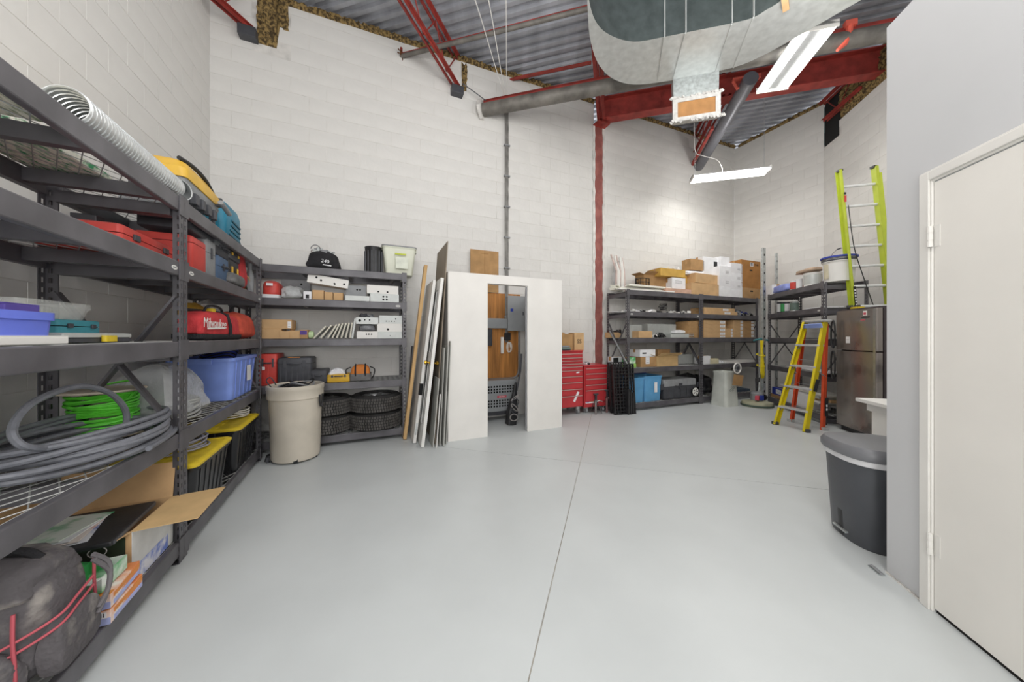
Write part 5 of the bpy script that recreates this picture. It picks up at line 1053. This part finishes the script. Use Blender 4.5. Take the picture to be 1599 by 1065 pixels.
# shelf 5
BT = mat('tote_blue','#5f9fcd',.4,0,.08,6,.02)
for i,(x0,x1,y) in enumerate(((983,1009,590),(1008,1036,587))):
    t,w_,h_ = put(R4,4,x0,x1,y,.02,.42,b_tote,'blue_recycling_bin','%s blue recycling bin on the lowest shelf'%('left','right')[i],'bin',m=BT,taper=.86,ribs=0,label=PAPER if i else None)
    P(t,'rim_flap',BLUE3,MB().box(-w_*.45,w_*.45,.38,.40,h_,h_+.02)) 
t,w_,h_ = put(R4,4,1037,1088,592,.04,.36,b_case,'rolling_tool_chest','black and grey rolling tool chest with a white wheel','tool chest',m=DARKP,m2=GREYP,seam=.66,ribs=5,latches=3)
P(t,'wheel',WHITE,MB().cyl((w_*.42,-.035,h_*.30),(w_*.42,-.008,h_*.30),.075,20)); P(t,'wheel_tyre',BLACKP,MB().tube([(w_*.42+.078*cos(s),-.02,h_*.30+.078*sin(s)) for s in [2*pi*j/20 for j in range(20)]],.012,6,True),smooth=True)
for k in range(5): a_=2*pi*k/5; P(t,'wheel_spoke',DARKP,MB().bar((w_*.42+.02*cos(a_),-.037,h_*.3+.02*sin(a_)),(w_*.42+.06*cos(a_),-.037,h_*.3+.06*sin(a_)),.014,.004,up=(0,1,0)))
put(R4,4,1070,1096,584,.20,.28,b_soft,'black_bag','black nylon bag behind the rolling chest','bag',m=BLKF,seed=71,amp=.05)
put(R5,4,1099,1116,587,.06,.40,b_soft,'black_bag','glossy black bag at the left of the far rack lowest shelf','bag',m=mat('glossy_black_nylon','#1d1d20',.3,0,.3,8,.2),seed=72,amp=.06)
put(R5,4,1150,1172,608,.08,.3,b_ebox,'blue_grey_crate','low blue-grey crate at the back of the far rack lowest shelf','crate',m=mat('slate_blue','#4a5a6a',.5),lip=False)
# floor in front of rack 5
t = thing('waste_bin','tall tapered white plastic bin standing before the far rack','waste bin',(4.02,6.12,0),.38)
P(t,'bin_body',mat('dirty_white_plastic','#c8cbc4',.5,0,.08,5,.03),MB().rloft([(.38,.34,0,.06),(.37,.33,.02,.06),(.29,.27,.60,.05),(.30,.28,.61,.05),(.30,.28,.64,.05),(.27,.25,.64,.05),(.27,.25,.55,.05)]),smooth=True)
for k in range(4): P(t,'flower_print',mat('grey_print','#7f8784',.6),MB().tube([(-.02+.05*(k-1.5)*.6+.018*cos(s),-.158+.0*k,.30+.05*(k%2)+.018*sin(s)) for s in [2*pi*j/10 for j in range(10)]],.003,4,True))
t = thing('desk_fan','small white round fan resting on top of the white bin','fan',(4.16,5.97,.69),.38)
P(t,'ring',WHITE,MB().tube([(.095*cos(s),0,.02+.095*sin(s)) for s in [2*pi*j/24 for j in range(24)]],.012,6,True),smooth=True); P(t,'hub',DARKP,MB().cyl((0,-.02,.02),(0,.02,.02),.03,12))
for k in range(5): a_=2*pi*k/5; P(t,'blade',GREYP,MB().bar((0,0,.02),(.085*cos(a_),0,.02+.085*sin(a_)),.035,.004,up=(0,1,0)))
t = thing('cardboard_piece','kraft cardboard piece hanging over the front of the white bin','cardboard',(4.15,5.94,.40),.38); P(t,'sheet',KRAFT2,MB().cb((0,0,.09),(.26,.006,.20),(.08,.12,0)))
# floor polisher
t = thing('floor_polisher','floor polisher with yellow cord wound on its handle','floor polisher',(4.56,6.02,0),.3)
P(t,'brush_skirt',mat('cream_green_plastic','#a9a88f',.5,0,.15,8,.05),MB().lathe([(.001,.0),(.24,0),(.25,.03),(.235,.08),(.12,.11),(.001,.115)],30),smooth=True)
P(t,'edge_band',mat('dark_green','#4b5a50',.6),MB().lathe([(.252,.012),(.256,.03),(.252,.045)],30),smooth=True); P(t,'motor',GREYP,MB().lathe([(.10,.10),(.10,.24),(.07,.27),(.001,.27)],20),smooth=True)
P(t,'motor_label',PINK,MB().cb((-.10,-.08,.17),(.08,.06,.08),(0,0,.4)),bevel=.006); P(t,'blue_cover',BLUE3,MB().cb((-.02,-.10,.17),(.08,.03,.09)),bevel=.006)
P(t,'handle_tube',STEEL,MB().tube([(.06,.02,.1),(.10,.02,.6),(.10,.02,1.24)],.017,10),smooth=True); P(t,'handle_bar',mat('teal_grip','#3d7f86',.5),MB().tube([(-.08,.0,1.22),(.10,0,1.25),(.28,0,1.22)],.016,8),smooth=True)
P(t,'bracket',DARKP,MB().tube([(-.08,-.04,.28),(-.09,-.04,.52),(.0,-.04,.53),(.05,0,.45)],.009,6)); P(t,'wheel',BLACKP,MB().cyl((.12,-.03,.16),(.16,-.03,.16),.05,14))
rr = random.Random(81)
for k in range(14): P(t,'yellow_cord',YEL,MB().tube(smoothline([Vector(q) for q in ((.07+rr.uniform(-.03,.04),-.03-.02*rr.random(),1.22),(.04+rr.uniform(-.03,.05),-.06,.9),(.05+rr.uniform(-.04,.05),-.06,.62),(.09+rr.uniform(-.02,.03),-.03,.52))],4),.009,5),smooth=True)
for z in (.75,.95): P(t,'cord_wrap',YEL,MB().tube([(.07+.07*cos(s),-.02+.06*sin(s),z+.02*sin(s)) for s in [2*pi*j/14 for j in range(14)]],.009,5,True),smooth=True)
# metal struts
def strut(label, px, py, ytop, Y, Yt=None, w_=.05):
    X = (px-CX)/F*Y; zt_ = CZ+(HY-ytop)/F*(Yt or Y); t = thing('slotted_channel', label, 'steel channel', (X,Y,0), R5.ang)
    P(t,'web',STEEL,MB().box(-w_/2,w_/2,0,.003,0,zt_)); P(t,'flange',STEEL,MB().box(-w_/2,-w_/2+.003,.003,.03,0,zt_)); P(t,'flange',STEEL,MB().box(w_/2-.003,w_/2,.003,.03,0,zt_))
    b = MB(); z = .08
    while z < zt_-.05: b.box(-w_*.14,w_*.14,-.001,.0,z,z+.04); z += .17
    o = P(t,'slot_row',HOLE,b)
strut('tall slotted steel channel standing at the corner of the far racks', 1194, 632, 387, 6.05, w_=.085)
strut('narrower slotted steel channel behind the right wall rack', 1214, 0, 395, 6.55, w_=.05)
# ================================================================ RACK 6 (right wall)
put2(R6,.80,.30,SH[0]+.005,1.55,.09,.10,b_carton,'red_brown_board','long red-brown board lying along the rack top','board',m=mat('red_brown_wood','#a3563c',.7,0,.15,4,.05,stretch=(.5,4,4)),tape=False)
put(R6,0,1204,1229,444,.05,.2,b_soft,'blue_wrapped_rolls','blue and white wrapped rolls at the far end of the rack top','rolls',m=mat('blue_white_film','#8d9ad9',.4,0,.15,10,.2),seed=90)
put(R6,0,1196,1206,446,.10,.2,b_carton,'white_carton','pale carton at the far corner of the rack top','carton',m=PAPER)
put(R6,0,1229,1240,439,.10,.16,b_can,'spray_can','red and white can beside the wrapped rolls','can',m=PAPER,lab=REDP)
put(R6,0,1240,1248,436,.10,.1,b_can,'spray_can','slim red topped can left of the white paint tub','can',m=PAPER,lid=REDP)
put(R6,0,1246,1268,427,.06,.2,b_can,'paint_can','white paint tub with dark spots left of the pail','paint can',m=WHITE,lab=ESTEEL)
put(R6,0,1238,1266,420,.10,.24,b_soft,'brown_rag','brown and white rag draped on the paint tub','rag',m=mat('brown_white_rag','#b39b86',.9,0,.2,8,.2),seed=91,yb=427)
put(R6,0,1267,1307,402,.06,.3,b_bucket,'joint_compound_pail','white pail with blue lid and wire handle near the rack post','pail',m=WHITE,rim=BLUE3)
put2(R6,1.40,.16,SH[0]+.005,.34,.2,.12,b_soft,'white_roll','pale wrapped roll lying at the near end of the rack top','roll',m=WC,seed=92)
for i,x in enumerate((1211,1217,1223)):
    put(R6,1,x,x+6,472,.12,.06,b_can,'spray_can','%s of three green topped spray cans on the second shelf'%('first','second','third')[i],'can',m=DARKP,lid=GREEN,lab=GREEN if i%2 else PAPER)
put(R6,1,1229,1240,471,.10,.14,b_can,'paint_can','grey-green labelled paint can right of the spray cans','paint can',m=STEEL,lab=mat('grey_green_cover'),bail=True)
put(R6,1,1256,1284,480,.06,.3,b_paperpack,'paper_stack','loose pale sheets on the second shelf of the right wall rack','papers',n=3)
for i,(x0,x1,y,m_,lab) in enumerate(((1203,1226,617,KRAFT2,'brown carton'),(1206,1222,606,BLUE3,'blue and white carton'),(1228,1262,612,WC,'pale carton'),)):
    put(R6,4,x0,x1,y,.04,.3,b_carton,'low_carton','%s on the lowest shelf of the right wall rack'%lab,'carton',m=m_,yb=(617 if i==1 else None),label=(.4,.9,.2,.8) if i==1 else None)
put(R6,4,1216,1290,603,.10,.36,b_paperpack,'panel_stack','stack of pale flat panels on the lowest shelf behind the stepladder','panels',n=5,seed=7,cols=(ESTEEL,WHITE,KRAFT),lift=.10)
put(R6,3,1226,1290,583,.08,.3,b_paperpack,'paper_stack','flat pale boards on the fourth shelf behind the stepladder','boards',n=2,seed=8)
# ================================================================ fridge
FG = Fr(4.59,4.59,-G[0],-G[1])
FRD = mat('dark_stainless','#a39c97',.27,.7,.12,3,.02,hex2='#77716e',thr=.6); FRB = mat('fridge_side_grey','#4a4244',.5,.1,.05,5,.02)
t = thing('refrigerator','dark stainless two-door refrigerator against the right wall','refrigerator', FG.pt(0,0,0), FG.ang)
P(t,'cabinet',FRB,MB().box(.01,.70,.075,.62,.05,1.645),bevel=.006); P(t,'top_cover',FRB,MB().box(.01,.70,.03,.62,1.645,1.665))
for nm,z0,z1 in (('fridge_door',.075,1.10),('freezer_door',1.115,1.645)):
    d = P(t,nm,FRD,MB().rloft([(.70,.07,z0,.02),(.70,.07,z1,.02)],c=(.355,.035)),smooth=True)
    zc = (.80,1.09) if z0 < 1 else (1.135,1.52)
    c_, hh = (zc[0]+zc[1])/2+(-.05 if z0<1 else 0), (zc[1]-zc[0])/2+(.05 if z0<1 else 0)
    P(d,'handle',BLACKP,MB().tube([(.03+.04*cos(s),-.045,c_+hh*sin(s)) for s in [2*pi*j/28 for j in range(28)]],.010,7,True),smooth=True)
for x in (.08,.62): P(t,'foot',BLACKP,MB().cyl((x,.1,0),(x,.1,.05),.03,10)); 
P(t,'kick_grille',BLACKP,MB().box(.03,.68,.05,.07,.0,.07)); P(t,'sticker',PAPER,MB().cb((.24,-.002,1.25),(.07,.002,.09))); P(t,'sticker_print',mat('grey_print'),MB().box(.215,.265,-.004,-.003,1.25,1.254))
P(t,'badge',WHITE,MB().box(.50,.56,-.004,0,1.56,1.62)); P(t,'badge_print',PINK,MB().box(.51,.55,-.006,-.004,1.57,1.60)); P(t,'brand_strip',INK,MB().box(.47,.60,-.003,0,1.53,1.545)); P(t,'brand_strip',PINK,MB().box(.46,.53,-.003,0,1.50,1.512))
P(t,'door_edge',ZINC,MB().box(.655,.69,-.002,.0,.08,1.64))
# things on the fridge
t = thing('spring_hand_grip','black ribbed hand tool lying on top of the refrigerator','tool', FG.pt(.02,.12,1.70), FG.ang+1.2)
for k in range(4): P(t,'rib',BLACKP,MB().cyl((.035*k,0,0),(.035*k+.024,0,0),.034,14),smooth=True)
P(t,'shaft',STEEL,MB().cyl((.13,0,0),(.30,0,0),.012,8))
put2(FG,.10,.14,1.667,.16,.08,.035,b_carton,'yellow_level_case','flat yellow case beneath the ladder rail on the refrigerator','case',m=YELP,tape=False)
# ================================================================ yellow stepladder
t = thing('stepladder','yellow fibreglass stepladder with orange rear legs leaning at the fridge','stepladder',(0,0,0))
ALU = mat('aluminium_tread','#cfd1d1',.35,.55,.08,12,.05); ORL = mat('orange_fibreglass','#d9532c',.45,0,.06,8,.03)
L0, L1 = Vector((3.88,4.77,0)), Vector((4.30,4.76,1.50)); Q0, Q1 = Vector((3.99,4.38,0)), Vector((4.345,4.475,1.50))
def chan(p, q, side, m, w_=.075, nm='front_rail'):
    n = (q-p).normalized(); u = Vector(side).normalized(); f = n.cross(u).normalized(); b = MB()
    b.bar(p, q, .006, w_, up=f) if 0 else None
    for off, ww, tt, nn in ((0,.004,w_,u),(w_/2,.028,.004,None),(-w_/2,.028,.004,None)):
        c0 = p+f*off; c1 = q+f*off
        if nn is not None: x_, y_ = u*ww/2, f*tt/2
        else: c0 += u*.014; c1 += u*.014; x_, y_ = u*ww/2, f*tt/2
        vs = [c+x_*a+y_*b_ for c in (c0,c1) for a,b_ in ((-1,-1),(1,-1),(1,1),(-1,1))]
        b.add(vs, [(0,1,2,3),(7,6,5,4),(0,4,5,1),(1,5,6,2),(2,6,7,3),(3,7,4,0)])
    return P(t,nm,m,b)
sd = (Q0-L0)
chan(L0,L1,sd,YEL,.08); chan(Q0,Q1,-sd,YEL,.08)
for z in (.27,.57,.87,1.17):
    k = z/1.5; a, c = L0.lerp(L1,k), Q0.lerp(Q1,k); P(t,'step',ALU,MB().bar(a,c,.095,.028),bevel=.004)
    P(t,'step_brace',ALU,MB().bar(a+Vector((.0,0,-.06)),a.lerp(c,.12),.02,.004))
RL0, RQ0 = Vector((4.24,4.92,0)), Vector((4.31,4.47,0)); RL1, RQ1 = Vector((4.33,4.80,1.47)), Vector((4.385,4.50,1.47))
chan(RL0,RL1,sd,ORL,.055,'rear_rail'); chan(RQ0,RQ1,-sd,ORL,.055,'rear_rail')
for z in (.25,.6,.95,1.25): k = z/1.47; P(t,'rear_brace',ALU,MB().bar(RL0.lerp(RL1,k),RQ0.lerp(RQ1,k),.03,.004))
P(t,'top_cap',ALU,MB().cb(((L1+Q1)/2+Vector((.02,0,.015))),(.14,.36,.035),(0,0,-.12)),bevel=.008); P(t,'blue_tray',mat('light_blue_plastic','#8fa3e0',.4),MB().cb(((L1+Q1)/2+Vector((-.055,-.02,-.055))),(.02,.33,.06),(0,-.25,-.12)),bevel=.004)
for p_ in (L0,Q0,RL0,RQ0): P(t,'foot',DARKP if p_ in (L0,Q0) else ALU,MB().cb(p_+Vector((0,0,.02)),(.06,.07,.045)),bevel=.004)
P(t,'spreader',STEEL,MB().bar(Q0.lerp(Q1,.55),RQ0.lerp(RQ1,.50),.02,.004)); P(t,'spreader',STEEL,MB().bar(L0.lerp(L1,.55),RL0.lerp(RL1,.50),.02,.004))
q = Q0.lerp(Q1,.42); nrm = Vector((.95,-.30,0)); P(t,'maker_label',BLACKP,MB().cb(q+Vector((-.01,-.035,0)),(.045,.004,.17),(0,.235,-.1)))
P(t,'rear_label',BLACKP,MB().cb(RQ0.lerp(RQ1,.22)+Vector((0,-.03,0)),(.04,.004,.25),(0,.04,0)))
for z in (.33,.30): P(t,'label_print',PAPER,MB().cb(RQ0.lerp(RQ1,.22)+Vector((0,-.033,z-.32)),(.02,.002,.05)))
# ================================================================ green ladder
GL = mat('lime_fibreglass','#b2bf3a',.4,0,.06,8,.03)
t = thing('extension_ladder','lime green extension ladder standing between the fridge and the rack','ladder',(0,0,0))
p0, p1 = Vector((5.03,4.60,0)), Vector((4.695,4.634,3.67)); hd = Vector((H[0],H[1],0))*.385
def rail(a, c, s, m, nm, w_=.085, z=0):
    b = MB(); g_ = Vector((G[0],G[1],0)); u = Vector((H[0],H[1],0))
    for (x0,x1,y0,y1) in ((-.003,.003,-w_/2,w_/2),(0,.03*s,-w_/2,-w_/2+.004),(0,.03*s,w_/2-.004,w_/2)):
        vs = [c_+u*x+g_*y for c_ in (a,c) for x,y in ((x0,y0),(x1,y0),(x1,y1),(x0,y1))]
        b.add(vs, [(0,1,2,3),(7,6,5,4),(0,4,5,1),(1,5,6,2),(2,6,7,3),(3,7,4,0)])
    return P(t,nm,m,b)
rail(p0,p1,-1,GL,'rail',.09); rail(p0+hd,p1+hd,1,GL,'rail',.09)
of = Vector((G[0],G[1],0))*-.07
rail(p0+of+Vector((0,0,.02)),p1+of-Vector((0,0,.12)),-1,GL,'fly_rail',.05) if 0 else None
rail(p0+hd-of*.2+Vector((H[0],H[1],0))*.035,p1+hd+Vector((H[0],H[1],0))*.035-Vector((0,0,.1)),1,GL,'fly_rail',.09)
z = .30
while z < 3.6: k = z/3.67; P(t,'rung',mat('pale_aluminium','#dfe0e0',.4,.25,.04,12,.03),MB().tube([p0.lerp(p1,k),(p0+hd).lerp(p1+hd,k)],.019,8),smooth=True); z += .285
for p_ in (p1,p1+hd): P(t,'end_cap',BLACKP,MB().cb(p_+Vector((0,0,.0)),(.04,.06,.03)))
P(t,'warning_label',REDP,MB().cb(p0.lerp(p1,.885)+Vector((-.012,-.05,0)),(.03,.004,.09))); P(t,'warning_print',BLACKP,MB().cb(p0.lerp(p1,.905)+Vector((-.012,-.053,0)),(.03,.003,.03)))
P(t,'side_label',BLACKP,MB().cb(p0.lerp(p1,.50)+Vector((-.01,-.05,0)),(.035,.004,.34),(0,-.09,0)))
for k in range(7): P(t,'label_letter',PAPER,MB().cb(p0.lerp(p1,.465+.011*k)+Vector((-.01,-.054,0)),(.02,.002,.024),(0,-.09,0)))
P(t,'rope',BLACKP,MB().tube(smoothline([p0.lerp(p1,.86)+Vector((.02,-.05,0)),p0.lerp(p1,.7)+Vector((.03,-.06,0)),p0.lerp(p1,.58)+Vector((.12,-.06,0)),p0.lerp(p1,.47)+Vector((.22,-.06,0))],5),.006,5),smooth=True)
# ================================================================ desk and pedal bin
DK = Fr(*gh(3.63,2.245)[:2], -G[0], -G[1])
t = thing('white_desk','white desk corner showing past the partition beside the fridge','desk', DK.pt(0,0,0), DK.ang)
P(t,'desktop',WHITE,MB().box(0,1.15,0,.6,.715,.745),bevel=.003); P(t,'side_panel',WHITE,MB().box(.03,1.1,.10,.13,0,.64)); P(t,'side_panel',WHITE,MB().box(.03,1.1,.5,.53,0,.715)); P(t,'apron',mat('shaded_panel_white','#dcdad6',.6,0,.02),MB().box(.02,1.1,.07,.12,.64,.715))
PB = Fr(*gh(2.60,1.495)[:2], -G[0], -G[1])
BIN = mat('charcoal_plastic','#494b50',.38,0,.05,6,.02)
t = thing('pedal_bin','charcoal pedal bin with rounded front and white liner beside the partition','pedal bin', PB.pt(0,0,0), PB.ang)
def dsec(w_, d_, z, y0=0, n=14): # D-shaped section bulging toward -y (front)
    ring = []
    for j in range(n+1):
        a_ = pi+pi*j/n; ring.append((w_/2*abs(cos(a_))**.7*(1 if cos(a_)>0 else -1), y0+d_*.42-d_*.42*abs(sin(a_))**.8, z))
    ring += [(w_/2,y0+d_*.8,z),(w_*.42,y0+d_,z),(-w_*.42,y0+d_,z),(-w_/2,y0+d_*.8,z)]
    return ring
P(t,'bin_body',BIN,MB().rings([dsec(.37,.33,.0,.045),dsec(.385,.345,.01,.04),dsec(.40,.37,.30,.022),dsec(.425,.39,.545,.008)]),smooth=True)
P(t,'liner',mat('liner_white','#dcdcde',.5,0,.06,14,.3),MB().rings([dsec(.438,.398,.515,.002),dsec(.444,.402,.53,.0),dsec(.44,.40,.565,.0)]),smooth=True)
P(t,'lid',mat('grey_lid','#75767a',.4,0,.03,6,.02),MB().rings([dsec(.450,.41,.55,-.008),dsec(.462,.42,.562,-.014),dsec(.462,.42,.595,-.014),dsec(.42,.39,.622,.0),dsec(.25,.25,.635,.08)]),smooth=True)
b = MB(); P(t,'pedal_recess',BLACKP,MB().rings([[(-.10*c*(1-.0*z),.045-.006+.012*(c*c)*3+.028*0-z*.01,z*.16+.012) for c in [q/5 for q in range(-5,6)]]+[(.06,.10,z*.16+.012),(-.06,.10,z*.16+.012)] for z in (0,1)]))
P(t,'pedal',STEEL,MB().cb((0,.045,.05),(.12,.04,.012),(.15,0,0)),bevel=.003)
P(t,'maker_label',PAPER,MB().cb((-.165,.075,.43),(.075,.004,.10),(.0,0,-.95))); P(t,'label_print',BLACKP,MB().cb((-.160,.070,.42),(.03,.004,.05),(0,.3,-.95)))
